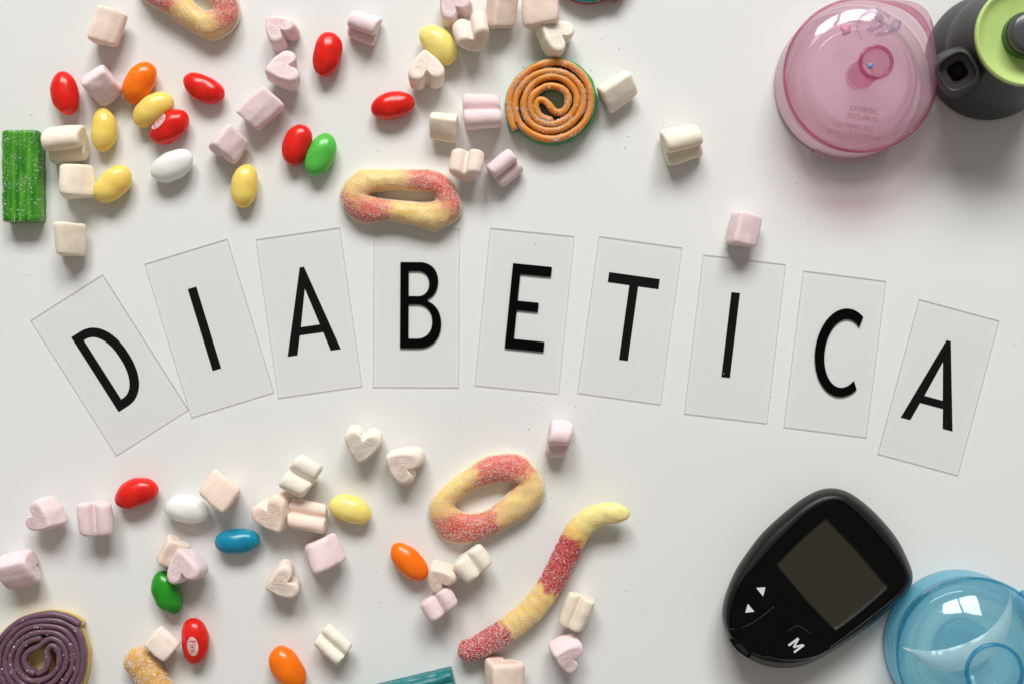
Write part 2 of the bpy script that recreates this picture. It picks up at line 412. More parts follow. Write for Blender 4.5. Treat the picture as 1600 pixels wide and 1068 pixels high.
# ------------------------------------------------------------------ jelly beans
def bean_mesh(a, b, h, bend, egg, nu=40, nv=36, seed=0):
    rings = []
    for i in range(1, nu):
        t = -math.cos(math.pi*i/nu)
        r = (1-abs(t)**2.25)**0.5*(1+egg*t)
        x = a*t
        th = np.linspace(0, 2*math.pi, nv, endpoint=False)
        yy = b*r*np.cos(th)+bend*(t*t-0.4); zz = h*r*np.sin(th)
        rings.append(np.stack([np.full(nv, x), yy, zz], 1))
    V, F = loft(rings, True, True)
    V[-2] = (-a, bend*0.6, 0); V[-1] = (a, bend*0.6, 0)
    for i in range(len(V)):
        q = Vector(V[i]/17.0)+Vector((seed*3.1, 0, 0)); d = V[i]/(np.linalg.norm(V[i])+1e-6)
        V[i] += d*noise.noise(q)*1.2
    return V, F
BEANS = [
 (102, 146, 100, 35, 22, 'red', 'red jelly bean standing nearly upright at far left, left of a pink marshmallow'),
 (218, 130, 60, 36, 23, 'orange', 'orange jelly bean touching the yellow bean, in the upper left cluster'),
 (318, 138, -27, 35.5, 21, 'red', 'red jelly bean lying alone right of the orange bean, sloping down to the right'),
 (162, 203, 88, 34.5, 20.5, 'yellow', 'yellow jelly bean standing upright below a pink marshmallow'),
 (239, 172, 36, 36, 23, 'yellow', 'yellow jelly bean squeezed between the orange bean and the printed red bean'),
 (265, 199, 38, 35, 22.5, 'red', 'red jelly bean with pale oval print, touching the yellow bean'),
 (269, 259, 27, 36, 23, 'white', 'white jelly bean below the printed red bean in the upper left'),
 (176.5, 288, 46, 35.5, 23, 'yellow', 'yellow jelly bean touching the right side of a cream marshmallow near the green candy'),
 (382, 291, 82, 34.5, 21.5, 'yellow', 'yellow jelly bean standing alone above the space between I and A plates'),
 (464, 227, 70, 33.5, 22.5, 'red', 'red jelly bean leaning against the light green bean'),
 (501, 242, 65, 36, 22, 'lime', 'light green jelly bean leaning against a red bean'),
 (511, 85.5, 78, 36, 23, 'red', 'red jelly bean standing alone below a grooved pink marshmallow at the top'),
 (685, 70, -50, 36.5, 24, 'lemon', 'pale yellow jelly bean beside marshmallows near the top middle'),
 (614, 165, 12, 35.5, 21.5, 'red', 'red jelly bean lying flat below a heart marshmallow, left of the orange spiral'),
 (213, 770, 21, 35.5, 23, 'red', 'red jelly bean in the lower left, left of the white bean'),
 (292.5, 795, -10, 36, 22.5, 'white', 'white jelly bean touching a peach marshmallow in the lower left'),
 (371, 844.5, 4, 36, 20.5, 'blue', 'blue jelly bean, the only blue one'),
 (548, 795, -20, 35, 22, 'lemon', 'pale yellow jelly bean right of a grooved peach marshmallow in the lower half'),
 (639, 877, -46, 37, 21.5, 'orange', 'orange jelly bean touching a heart marshmallow below the lower gummy ring'),
 (261, 925, -68, 36, 22, 'green', 'dark green jelly bean below a pink heart marshmallow'),
 (304.5, 1001, -85, 37, 22, 'red', 'red jelly bean with pale oval print at the bottom left'),
 (449.5, 1043, -56, 38, 24.5, 'orange', 'orange jelly bean cut by the bottom edge of the picture'),
]
M_PRINT = m_plain('pale_candy_print', (0.80, 0.52, 0.52), 0.5)
M_PRINTR = m_plain('red_candy_print', (0.45, 0.012, 0.02), 0.4)
for i, (cx, cy, ang, a, b, colr, lab) in enumerate(BEANS):
    rg = random.Random(i*7+3)
    h = b*0.80
    V, F = bean_mesh(a*0.985, b*0.97, h, rg.choice((-1, 1))*rg.uniform(0.8, 3.0), rg.uniform(-0.06, 0.06), seed=i)
    zc = -V[:, 2].min()
    k = (D-zc)/D
    V[:, :2] = (V[:, :2]*k) @ rot2(ang).T
    c0 = P(cx, cy, zc); V[:, 0] += c0[0]; V[:, 1] += c0[1]; V[:, 2] += zc
    V[:, 2] -= V[:, 2].min()
    o = mk('jelly_bean', V, F, M_BEAN[colr], org=(c0[0], c0[1], 0))
    tag(o, lab, 'jelly bean', 'jelly beans scattered on the table')
    if 'print' in lab and 'oval' in lab:
        # small oval stamp: print laid on the glaze
        bvh = BVHTree.FromPolygons([Vector(v) for v in V], F)
        cpx = (247, 190) if cy < 500 else (302, 1008)
        pa = 45 if cy < 500 else -84
        def drape(Vt, off, pc, pa):
            W = Vt.copy(); W[:, :2] = W[:, :2] @ rot2(pa).T
            q = P(pc[0], pc[1], zc*1.7); W[:, 0] += q[0]; W[:, 1] += q[1]
            for j in range(len(W)):
                hit = bvh.ray_cast(Vector((W[j, 0], W[j, 1], 200)), Vector((0, 0, -1)))
                if hit[0] is not None: W[j, 2] = hit[0].z+off
                else: W[j, 2] = zc*1.4
            return W
        rr = []
        for q in np.linspace(1.0, 0.05, 8):
            th = np.linspace(0, 2*math.pi, 40, endpoint=False)
            rr.append(np.stack([15*q*np.cos(th), 8.6*q*np.sin(th), 0*th], 1))
        Vo, Fo = loft(rr, False, True)
        pr = mk('oval_print', drape(Vo, 0.25, cpx, pa), Fo, M_PRINT, o)
        Vt, Ft = text_mesh('Fini', 12.5); Vt = Vt-(Vt.max(0)+Vt.min(0))/2
        Vt[:, 0] *= 1.12; Vt[:, 1] += 1.2
        bm = bmesh.new(); vs = [bm.verts.new(v) for v in Vt]
        for f in Ft:
            try: bm.faces.new([vs[q] for q in f])
            except ValueError: pass
        bmesh.ops.subdivide_edges(bm, edges=bm.edges, cuts=2, use_grid_fill=True)
        bmesh.ops.triangulate(bm, faces=bm.faces)
        bm.verts.index_update()
        Vt = np.array([v.co[:] for v in bm.verts]); Ft = [tuple(v.index for v in f.verts) for f in bm.faces]; bm.free()
        mk('lettering', drape(Vt, 0.5, cpx, pa), Ft, M_PRINTR, pr, smooth=False)
        Vd = []; Fd = []
        for q in range(9):
            aa = R(205+q*16.5); x, y = 12.3*math.cos(aa), 6.6*math.sin(aa)
            n0 = len(Vd); Vd += [(x+0.75*math.cos(u), y+0.75*math.sin(u), 0) for u in np.linspace(0, 2*math.pi, 6, endpoint=False)]; Fd.append(tuple(range(n0, n0+6)))
        mk('dots', drape(np.array(Vd), 0.5, cpx, pa), Fd, M_PRINTR, pr, smooth=False)

# ------------------------------------------------------------------ heart marshmallows
def heart_outline(n=72):
    pts = []
    c, r = 0.40, 0.46
    cr = np.array([c, 0.34])
    a0 = -48
    cr = np.array([0.455, 0.36]); r = 0.41
    pts.append((0.06, -0.80))
    pts.append((0.32, -0.54)); pts.append((0.60, -0.22))
    for a in np.linspace(-40, 138, 16): pts.append((cr[0]+r*math.cos(R(a)), cr[1]+r*math.sin(R(a))))
    pts.append((0.04, 0.37))
    full = pts + [(-x, y) for x, y in reversed(pts)]
    Q = np.array(full)
    s = np.concatenate([[0], np.cumsum(np.linalg.norm(np.diff(np.vstack([Q, Q[:1]]), axis=0), axis=1))])
    tt = np.linspace(0, s[-1], n, endpoint=False); QQ = np.vstack([Q, Q[:1]])
    Q = np.stack([np.interp(tt, s, QQ[:, j]) for j in (0, 1)], 1)
    for _ in range(2): Q = 0.5*Q+0.25*(np.roll(Q, 1, 0)+np.roll(Q, -1, 0))
    return Q
HO = heart_outline(80)
def inset(Q, d):
    T = np.roll(Q, -1, 0)-np.roll(Q, 1, 0); T /= np.linalg.norm(T, axis=1)[:, None]
    Nn = np.stack([-T[:, 1], T[:, 0]], 1)     # inward for ccw
    return Q+Nn*d
def marsh_mesh(hs, L, seed, coarse=False):
    rg = random.Random(seed)
    tap = rg.uniform(-0.07, 0.07); shx = rg.uniform(-0.12, 0.12); shy = rg.uniform(-0.10, 0.10); bulge = rg.uniform(0.02, 0.07)
    br = 0.18; prof = []
    nside = 3 if coarse else 10
    for q in ((0.0, 0), ) if coarse else []: pass
    rings = []; kinds = []
    def ringat(ins, z, sclq=1.0):
        c = np.array([0, -0.05]); Q = c+(HO-c)*(1-ins*1.25)*sclq
        return np.stack([Q[:, 0]*hs, Q[:, 1]*hs, np.full(len(Q), z)], 1)
    bz = br*hs
    for sgn in (-1, 1):
        caps = [ringat(br, 0, q) for q in ((0.10, 0.55, 0.9) if coarse else (0.06, 0.2, 0.34, 0.48, 0.62, 0.76, 0.89))]
        bev = [ringat(br*(1-math.sin(u)), 0) for u in np.linspace(0, math.pi/2, 5)]
        bevz = [bz*math.cos(u) for u in np.linspace(0, math.pi/2, 5)]
        zb = L/2-bz
        seq = [(c, zb+bz*0.985) for c in caps]+[(b_, zb+z_) for b_, z_ in zip(bev, bevz)]
        for r_, z_ in seq: r_[:, 2] = sgn*z_
        if sgn < 0: rings += [r_ for r_, _ in seq]; ncap = len(caps)
        else:
            for z_ in np.linspace(-zb, zb, nside+2)[1:-1]: rings.append(ringat(0, z_))
            rings += [r_ for r_, _ in reversed(seq)]
    V, F = loft(rings, True, True)
    n = len(HO); m = len(rings)
    fm = []
    for i in range(m-1): fm += [1 if (i < ncap-1 or i >= m-ncap) else 0]*n
    fm += [1]*(2*n)
    zn = V[:, 2]/(L/2)
    sc_ = 1+tap*zn+bulge*(1-zn**2)
    V[:, 0] = V[:, 0]*sc_+shx*V[:, 2]; V[:, 1] = V[:, 1]*sc_+shy*V[:, 2]
    return V, F, fm
def marsh_R(pose):
    if pose[0] == 'F':
        _, ang, tilt, lean = pose; tilt = tilt*0.6
        # point of the heart (-Y local) towards ang
        a = R(ang+90); v = np.array([math.cos(a+math.pi/1)*-1, math.sin(a+math.pi/1)*-1, 0])
        # local -Y -> ang ; local +Y -> ang+180
        y = -np.array([math.cos(R(ang)), math.sin(R(ang)), 0]); z = np.array([0, 0, 1.0]); x = np.cross(y, z)
        B = np.stack([x, y, z], 1)
        ax = np.array([-math.sin(R(lean)), math.cos(R(lean)), 0])   # rotate z towards lean
        return axis_rot(ax, R(tilt)) @ B
    _, ang, roll, pitch = pose
    a = np.array([math.cos(R(ang)), math.sin(R(ang)), 0]); p = np.array([-math.sin(R(ang)), math.cos(R(ang)), 0]); z = np.array([0, 0, 1.0])
    v = z*math.cos(R(roll))+p*math.sin(R(roll)); u = np.cross(v, a)
    B = np.stack([u, v, a], 1)
    return axis_rot(p, -R(pitch)) @ B
def axis_rot(ax, t):
    x, y, z = ax/np.linalg.norm(ax); K = np.array([[0, -z, y], [z, 0, -x], [-y, x, 0]])
    return np.eye(3)+math.sin(t)*K+(1-math.cos(t))*(K@K)
def proj_bbox(V):
    k = D/(D-V[:, 2]); x = V[:, 0]*k+800; y = 534-V[:, 1]*k
    return x.min(), y.min(), x.max(), y.max()
L_, F_ = 'L', 'F'
MARSH = [
 ((137, 8, 199, 74), 'peach', ('L', 75, -150, 0), 'peach marshmallow lying alone above the row of red and orange beans, top left'),
 ((127, 102, 192, 166), 'pink', ('L', 38, -172, 0), 'pink marshmallow with its ridge up between the leftmost red bean and the orange bean'),
 ((63, 195, 140, 258), 'cream', ('L', 6, -60, 0), 'cream marshmallow with one lobe resting against the green sugared candy'),
 ((92, 257, 150, 311), 'cream', ('L', 92, 78, 0), 'cream square-looking marshmallow touching the yellow bean beside the green candy'),
 ((83, 347, 135, 400), 'cream', ('L', 88, 78, 0), 'cream square-looking marshmallow alone above the D plate'),
 ((326, 195, 388, 256), 'pink', ('L', 56, -163, -15), 'small pink marshmallow just right of and above the white bean in the upper left'),
 ((371, 134, 443, 206), 'pink', ('L', 50, -143, 0), 'large pink marshmallow with a dent in its smooth side, above a red bean'),
 ((416, 26, 468, 82), 'pink', ('F', 137, 16, 95), 'pink heart marshmallow lying face up, upper one of two pink hearts'),
 ((414, 80, 469, 142), 'pink', ('F', 192, 30, 75), 'pink heart marshmallow tipped sideways, just below another pink heart'),
 ((542, 17, 598, 72), 'pink', ('L', -18, -62, 0), 'pink marshmallow with a deep dark groove, near the top right of a red bean'),
 ((688, -14, 738, 44), 'pink', ('F', 130, 12, 90), 'pink heart marshmallow cut by the top edge above the pale yellow bean'),
 ((707, 17, 764, 81), 'pale', ('L', 108, 12, -28), 'pale peach marshmallow with both lobes up, right of the pale yellow bean'),
 ((759, -14, 811, 45), 'peach', ('L', 92, -165, 12), 'peach marshmallow cut by the top edge, left one of two'),
 ((815, -16, 873, 47), 'peach', ('L', 97, 140, 0), 'peach marshmallow cut by the top edge, touching a cream heart'),
 ((836, 34, 899, 91), 'white', ('F', 150, 26, 50), 'cream heart marshmallow just above the orange spiral'),
 ((639, 78, 694, 142), 'pale', ('F', 97, 26, 90), 'peach heart marshmallow pointing up, above the flat lying red bean'),
 ((671, 175, 716, 224), 'cream', ('L', -3, -165, 0), 'cream cube-like marshmallow left of the pink grooved one'),
 ((721, 147, 786, 203), 'pink', ('L', 5, 28, 0), 'pink grooved marshmallow left of the orange spiral'),
 ((701, 233, 757, 284), 'pale', ('L', 83, 12, -14), 'pale peach marshmallow touching the upper right of the gummy ring'),
 ((759, 233, 818, 292), 'pink', ('L', 38, -48, 0), 'pink grooved marshmallow below the orange spiral'),
 ((932, 111, 996, 176), 'white', ('L', 28, -165, 0), 'cream marshmallow right of the orange spiral'),
 ((1031, 194, 1098, 260), 'cream', ('L', 14, -60, 0), 'cream marshmallow with a dark groove, alone left of the pink case'),
 ((1134, 330, 1190, 387), 'pink', ('L', 80, -155, 0), 'pink marshmallow alone just above the second I plate'),
 ((38, 776, 107, 827), 'pink', ('F', -25, 38, 200), 'pink heart marshmallow standing on its edge at the far left'),
 ((121, 781, 177, 837), 'pink', ('L', 90, 0, 0), 'pink marshmallow with an upright groove between a heart and a red bean'),
 ((-12, 857, 64, 921), 'pink', ('L', 22, -158, 0), 'large pink marshmallow cut by the left edge'),
 ((311, 733, 376, 801), 'peach', ('L', 50, 135, -12), 'peach marshmallow touching the white bean in the lower left'),
 ((540, 662, 597, 723), 'white', ('F', -102, 28, 275), 'white heart marshmallow pointing down, below the B plate'),
 ((603, 697, 666, 757), 'pale', ('F', 150, 18, 250), 'peach heart marshmallow left of the lower gummy ring'),
 ((437, 709, 503, 777), 'white', ('L', -34, 6, 0), 'white grooved marshmallow above the peach pair in the lower middle'),
 ((390, 767, 460, 829), 'peach', ('F', -62, 20, 205), 'peach heart marshmallow touching a grooved peach one on its right'),
 ((449, 779, 512, 832), 'peach', ('L', -3, 26, 0), 'peach grooved marshmallow between the heart and the pale yellow bean'),
 ((476, 833, 540, 896), 'pink', ('L', 113, 75, 0), 'pink marshmallow below the pale yellow bean, lower middle'),
 ((416, 872, 468, 934), 'pale', ('F', 198, 15, 280), 'peach heart marshmallow lying alone right of the dark green bean'),
 ((245, 835, 297, 889), 'peach', ('L', 62, -160, 0), 'peach marshmallow half hidden behind a pink heart'),
 ((262, 855, 328, 909), 'pink', ('F', 103, 30, 170), 'pink heart marshmallow leaning on a peach one above the dark green bean'),
 ((225, 977, 282, 1032), 'pale', ('L', -40, 135, 0), 'pale peach marshmallow between the printed red bean and the orange gummy tip'),
 ((490, 974, 551, 1037), 'white', ('L', -36, 4, 0), 'cream grooved marshmallow alone right of the orange bean at the bottom'),
 ((672, 871, 716, 927), 'peach', ('F', 125, 26, 250), 'small peach heart marshmallow touching the orange bean and a pink one'),
 ((655, 916, 717, 969), 'pink', ('L', -55, 6, 0), 'pink marshmallow with two lobes just below a small peach heart'),
 ((707, 850, 769, 909), 'white', ('L', -52, 14, 0), 'cream marshmallow tucked under the lower gummy ring'),
 ((872, 923, 930, 987), 'cream', ('L', 72, 24, 0), 'cream grooved marshmallow right of the gummy worm'),
 ((857, 989, 911, 1051), 'pink', ('F', 163, 36, 325), 'pink heart marshmallow right of the worm, near the bottom edge'),
 ((757, 1024, 820, 1092), 'peach', ('L', 84, -160, 0), 'peach marshmallow cut by the bottom edge below the worm'),
 ((851, 654, 896, 714), 'pink', ('L', -12, -52, 0), 'small pink marshmallow below the E plate, alone'),
]
for i, (bb, colr, pose, lab) in enumerate(MARSH):
    Rm = marsh_R(pose); tw, th_ = bb[2]-bb[0], bb[3]-bb[1]
    best = None
    for hs in np.arange(22, 40, 1.5):
        for Lz in (np.arange(34, 74, 4) if pose[0] == 'L' else np.arange(28, 42, 6)):
            Vc, _, _ = marsh_mesh(hs, Lz, i+11, True)
            W = Vc @ Rm.T; W[:, 2] -= W[:, 2].min(); c = P((bb[0]+bb[2])/2, (bb[1]+bb[3])/2, 25); W[:, :2] += c[:2]
            x0, y0, x1, y1 = proj_bbox(W)
            e = (x1-x0-tw)**2+(y1-y0-th_)**2+0.15*(hs-30)**2+0.04*(Lz-50)**2
            if best is None or e < best[0]: best = (e, hs, Lz)
    _, hs, Lz = best
    V, F, fm = marsh_mesh(hs, Lz, i+11)
    x0, y0, x1, y1 = proj_bbox((V @ Rm.T)+np.array([0, 0, 25])); 
    # lumpy individual surface
    N0 = V/(np.linalg.norm(V, axis=1)[:, None]+1e-6)
    for j in range(len(V)):
        q = Vector(V[j]); o1 = Vector((i*9.7, 0, 0))
        V[j] += N0[j]*(noise.noise(q/19.0+o1)*1.3+noise.noise(q/6.0+o1)*0.3)
    n = len(HO)
    W = V @ Rm.T; W[:, 2] -= W[:, 2].min()
    c = P((bb[0]+bb[2])/2, (bb[1]+bb[3])/2, 25); W[:, :2] += c[:2]
    for _ in range(4):
        x0, y0, x1, y1 = proj_bbox(W)
        W[:, 0] += ((bb[0]+bb[2])-(x0+x1))/2; W[:, 1] -= ((bb[1]+bb[3])-(y0+y1))/2
    if i == 35: W[:, 2] += 6
    if i == 38: W[:, 2] += 4
    o = mk('marshmallow', W, F, M_MARSH[colr], fm=fm, org=(W[:, 0].mean(), W[:, 1].mean(), 0))
    tag(o, lab, 'marshmallow', 'heart shaped marshmallows scattered on the table')

# ------------------------------------------------------------------ gummy rings
CY, CR, CB = (0.92, 0.66, 0.20), (0.68, 0.09, 0.06), (0.92, 0.80, 0.56)
def z2px(pts, s, x0, y0): return [(x/s+x0, y/s+y0) for x, y in pts]
def roll_start(Q, ref):
    i = int(np.argmin(np.linalg.norm(Q-np.array(ref), axis=1))); return np.roll(Q, -i, 0)
def shrink_y(pts, f):
    c = np.mean(np.array(pts), axis=0); return [(x, c[1]+(y-c[1])*f) for x, y in pts]
def gummy_ring(outer, inner, anchors, H, lab, seed):
    N, Mx = 200, 26
    O = catmull(outer, N); I = catmull(inner, N)
    def area(Q): return np.sum(Q[:, 0]*np.roll(Q[:, 1], -1)-Q[:, 1]*np.roll(Q[:, 0], -1))
    if area(O) < 0: O = O[::-1]
    if area(I) < 0: I = I[::-1]
    O = roll_start(O, O[np.argmax(O[:, 0])]); I = roll_start(I, I[np.argmax(I[:, 0])])
    rings = []; zs = []
    prof = [(0.03, 0.0), (0.0, 0.08), (-0.015, 0.20), (0.0, 0.32), (0.03, 0.40)]
    for u in np.linspace(0.0, 1.0, Mx):
        t = 0.5-0.5*math.cos(math.pi*u); prof.append((0.06+0.90*t, 0.40+0.60*math.sin(math.pi*u)**0.75))
    prof += [(1.0, 0.32), (1.0, 0.10), (0.97, 0.0)]
    nrm = []
    for i in range(N):
        row = []
        for t, z in prof:
            p = O[i]*(1-t)+I[i]*t; row.append(P(p[0], p[1], z*H*0.6)*np.array([1, 1, 0])+np.array([0, 0, z*H]))
        rings.append(np.array(row))
    V, F = loft(rings, False, False, True)
    F = [tuple(reversed(f)) for f in F]
    for j in range(len(V)):
        q = Vector(V[j]/14.0)+Vector((seed*5, 0, 0)); k = V[j, 2]/H
        V[j, 2] += k*noise.noise(q)*1.5
        V[j, 0] += noise.noise(q+Vector((9, 3, 1)))*1.1; V[j, 1] += noise.noise(q+Vector((2, 7, 4)))*1.1
    A = np.array([[a, b] for a, b, _ in anchors]); isr = np.array([1.0 if c == 'r' else 0.0 for _, _, c in anchors])
    px = np.stack([V[:, 0]*D/(D-V[:, 2])+800, 534-V[:, 1]*D/(D-V[:, 2])], 1)
    jit = np.array([[noise.noise(Vector(v/9.0)), noise.noise(Vector(v/9.0+5))] for v in V])*9
    dd = np.linalg.norm(px[:, None, :]+jit[:, None, :]-A[None], axis=2); wgt = np.exp(-(dd-dd.min(1)[:, None])/8.0); fr = (wgt*isr).sum(1)/wgt.sum(1)
    col = np.array(CY)[None]*(1-fr[:, None])+np.array(CR)[None]*fr[:, None]
    kb = np.clip((0.50-V[:, 2]/H)/0.14, 0, 1)[:, None]*0.9
    col = col*(1-kb)+np.array(CB)[None]*kb
    o = mk('gummy_ring', V, F, M_GUM, org=(V[:, 0].mean(), V[:, 1].mean(), 0), col=col)
    tag(o, lab, 'gummy ring', 'sugared red and yellow gummy rings')
    pts = surf_samples(V, F, 8000, seed, dens=lambda c: (0.6+0.4*np.array([0.5+noise.noise(Vector(q/26.0)) for q in c]))*(c[:, 2] > H*0.3))
    grains('sugar_coating', pts, o, 0.4, 1.1, seed)
RB_O = z2px([(340,175),(600,180),(860,175),(1150,190),(1300,260),(1400,390),(1465,570),(1450,690),(1340,800),(1190,880),(1050,860),(850,810),(650,770),(430,795),(270,770),(150,670),(95,560),(90,430),(170,290),(260,210)], 7.273, 520, 240)
RB_I = shrink_y(z2px([(480,450),(620,430),(820,425),(1000,435),(1120,440),(1160,490),(1120,550),(900,550),(700,530),(520,505),(430,485)], 7.273, 520, 240), 0.95)
gummy_ring(RB_O, RB_I, [(x/7.273+520, y/7.273+240, c) for x, y, c in [(200,380,'y'),(400,290,'y'),(600,290,'y'),(780,290,'y'),(950,280,'r'),(1100,300,'r'),(1280,380,'r'),(1360,520,'r'),(1420,640,'r'),(1280,700,'y'),(1100,760,'y'),(900,680,'y'),(740,640,'y'),(560,640,'r'),(400,640,'r'),(220,600,'r'),(180,520,'r'),(260,440,'y')]], 32,
 'sugared red and yellow gummy ring lying on the top edge of the B plate', 1)
RC_O = z2px([(700,262),(800,285),(880,370),(925,480),(900,570),(830,650),(720,720),(600,780),(480,825),(370,830),(280,790),(230,720),(200,640),(215,560),(300,460),(420,370),(550,290)], 4, 620, 640)
RC_I = z2px([(400,555),(480,500),(600,460),(700,445),(740,452),(720,490),(640,560),(560,620),(460,640),(400,625),(372,595)], 4, 620, 640)
gummy_ring(RC_O, RC_I, [(x/4+620, y/4+640, c) for x, y, c in [(540,360,'r'),(640,350,'r'),(740,340,'r'),(800,370,'r'),(560,430,'r'),(860,440,'y'),(850,530,'y'),(760,620,'y'),(680,680,'y'),(580,700,'r'),(480,740,'r'),(380,760,'r'),(300,720,'r'),(600,740,'r'),(270,620,'y'),(300,530,'y'),(400,450,'y'),(460,400,'y')]], 31,
 'sugared red and yellow gummy ring in the lower middle, left of the worm', 2)
gummy_ring([(222,-2),(236,9),(262,24),(287,41),(319,60),(335,64),(350,59),(366,46),(375,29),(374,6),(367,-12),(345,-42),(312,-62),(275,-74),(242,-66),(222,-46),(214,-22)],
 [(300,0),(312,11),(325,19),(333,14),(329,3),(318,-14),(298,-32),(277,-38),(270,-27),(283,-12)],
 [(245,4,'r'),(258,-2,'r'),(235,-15,'r'),(275,22,'y'),(295,30,'y'),(320,42,'y'),(345,48,'y'),(350,30,'r'),(355,10,'r'),(350,-10,'r'),(362,30,'r'),(330,-30,'y'),(300,-50,'y'),(262,-60,'r'),(235,-45,'r')], 38,
 'sugared red and yellow gummy ring cut by the top edge at the upper left', 3)

# ------------------------------------------------------------------ worms
def sweep(path, wid, hei, zc, nseg=28, flat=0.0, sq=1.0):
    """path Nx2 picture coords, wid/hei half sizes per sample, zc height of centre per sample"""
    N = len(path); T = np.gradient(path, axis=0); T /= np.linalg.norm(T, axis=1)[:, None]
    rings = []
    for i in range(N):
        nx, ny = -T[i, 1], T[i, 0]; row = []
        for a in np.linspace(0, 2*math.pi, nseg, endpoint=False):
            c, s = math.cos(a), math.sin(a)
            c = math.copysign(abs(c)**sq, c); s = math.copysign(abs(s)**sq, s)
            z = zc[i]+hei[i]*s; k = (D-zc[i])/D
            row.append([(path[i, 0]-800+nx*wid[i]*c)*k, (534-path[i, 1]-ny*wid[i]*c)*k, z])
        rings.append(np.array(row))
    return rings
wp = catmull([(985,803),(965,801),(943,802),(921,811),(903,829),(890,853),(874,886),(857,918),(834,948),(806,973),(775,994),(745,1010),(716,1022)], 150, False)
tt = np.linspace(0, 1, 150)
ridg = 1+0.012*np.sin(tt*150)
endf = np.sqrt(np.clip(1-np.clip((0.07-tt)/0.07, 0, 1)**2, 0.02, 1))*np.sqrt(np.clip(1-np.clip((tt-0.955)/0.045, 0, 1)**2, 0.02, 1))
wid = np.interp(tt, [0, .1, .25, .4, .6, .8, 1], [14, 17, 20, 20, 20, 20, 18])*endf*ridg
hei = np.interp(tt, [0, .1, .3, 1], [10, 13, 16, 17])*endf*ridg
zc = np.interp(tt, [0, .1, .22, .32, 1], [34, 30, 21, 17, 17])
V, F = loft(sweep(wp, wid, hei, zc), True, True)
for j in range(len(V)):
    q = Vector(V[j]/11.0); V[j] += np.array([noise.noise(q), noise.noise(q+Vector((5, 1, 2))), noise.noise(q+Vector((1, 8, 2)))])*1.1
V[:, 2] = np.maximum(V[:, 2], 0.1)
ti = np.concatenate([np.repeat(tt, 28), [0, 1]])
ti2 = ti+np.array([noise.noise(Vector(v/10.0)) for v in V])*0.035
red = np.clip((ti2-0.27)/0.03, 0, 1)*(1-np.clip((ti2-0.52)/0.02, 0, 1))+np.clip((ti2-0.76)/0.02, 0, 1)
lem = np.clip((0.25-ti)/0.05, 0, 1)[:, None]
cw = (np.array((0.86, 0.59, 0.15))*(1-lem)+np.array((0.88, 0.78, 0.30))*lem)*(1-red[:, None])+np.array((0.50, 0.03, 0.045))*red[:, None]
o = mk('gummy_worm', V, F, M_GUM, org=(V[:, 0].mean(), V[:, 1].mean(), 0), col=cw); fix_normals(o)
tag(o, 'sugared red and yellow gummy worm bent in an S, its yellow tip raised', 'gummy worm')
grains('sugar_coating', surf_samples(V, F, 6500, 9, dens=lambda c: (c[:, 2] > 8)*(0.3+np.clip((900-(c[:, 0]+800))/90, 0, 1))), o, 0.4, 1.1, 9)

op = catmull([(203,1016),(216,1032),(232,1052),(250,1080),(270,1112)], 70, False); t7 = np.linspace(0, 1, 70)
e7 = np.sqrt(np.clip(1-np.clip((0.16-t7)/0.16, 0, 1)**2, 0.03, 1))*np.sqrt(np.clip(1-np.clip((t7-0.9)/0.1, 0, 1)**2, 0.03, 1))
V, F = loft(sweep(op, 25*e7*(0.86+0.18*t7), 18*e7, np.full(70, 17.0)), True, True)
for j in range(len(V)):
    q = Vector(V[j]/12.0); V[j] += np.array([noise.noise(q), noise.noise(q+Vector((5, 1, 2))), noise.noise(q+Vector((1, 8, 2)))])*1.8
V[:, 2] = np.maximum(V[:, 2], 0.1)
o = mk('gummy_worm', V, F, M_GUM, org=(V[:, 0].mean(), V[:, 1].mean(), 0), col=np.tile(np.array([[0.74, 0.38, 0.05]]), (len(V), 1))); fix_normals(o)
tag(o, 'orange sugared gummy tip cut by the bottom edge beside the purple spiral', 'gummy worm')
grains('sugar_coating', surf_samples(V, F, 3600, 12), o, 0.45, 1.5, 12)

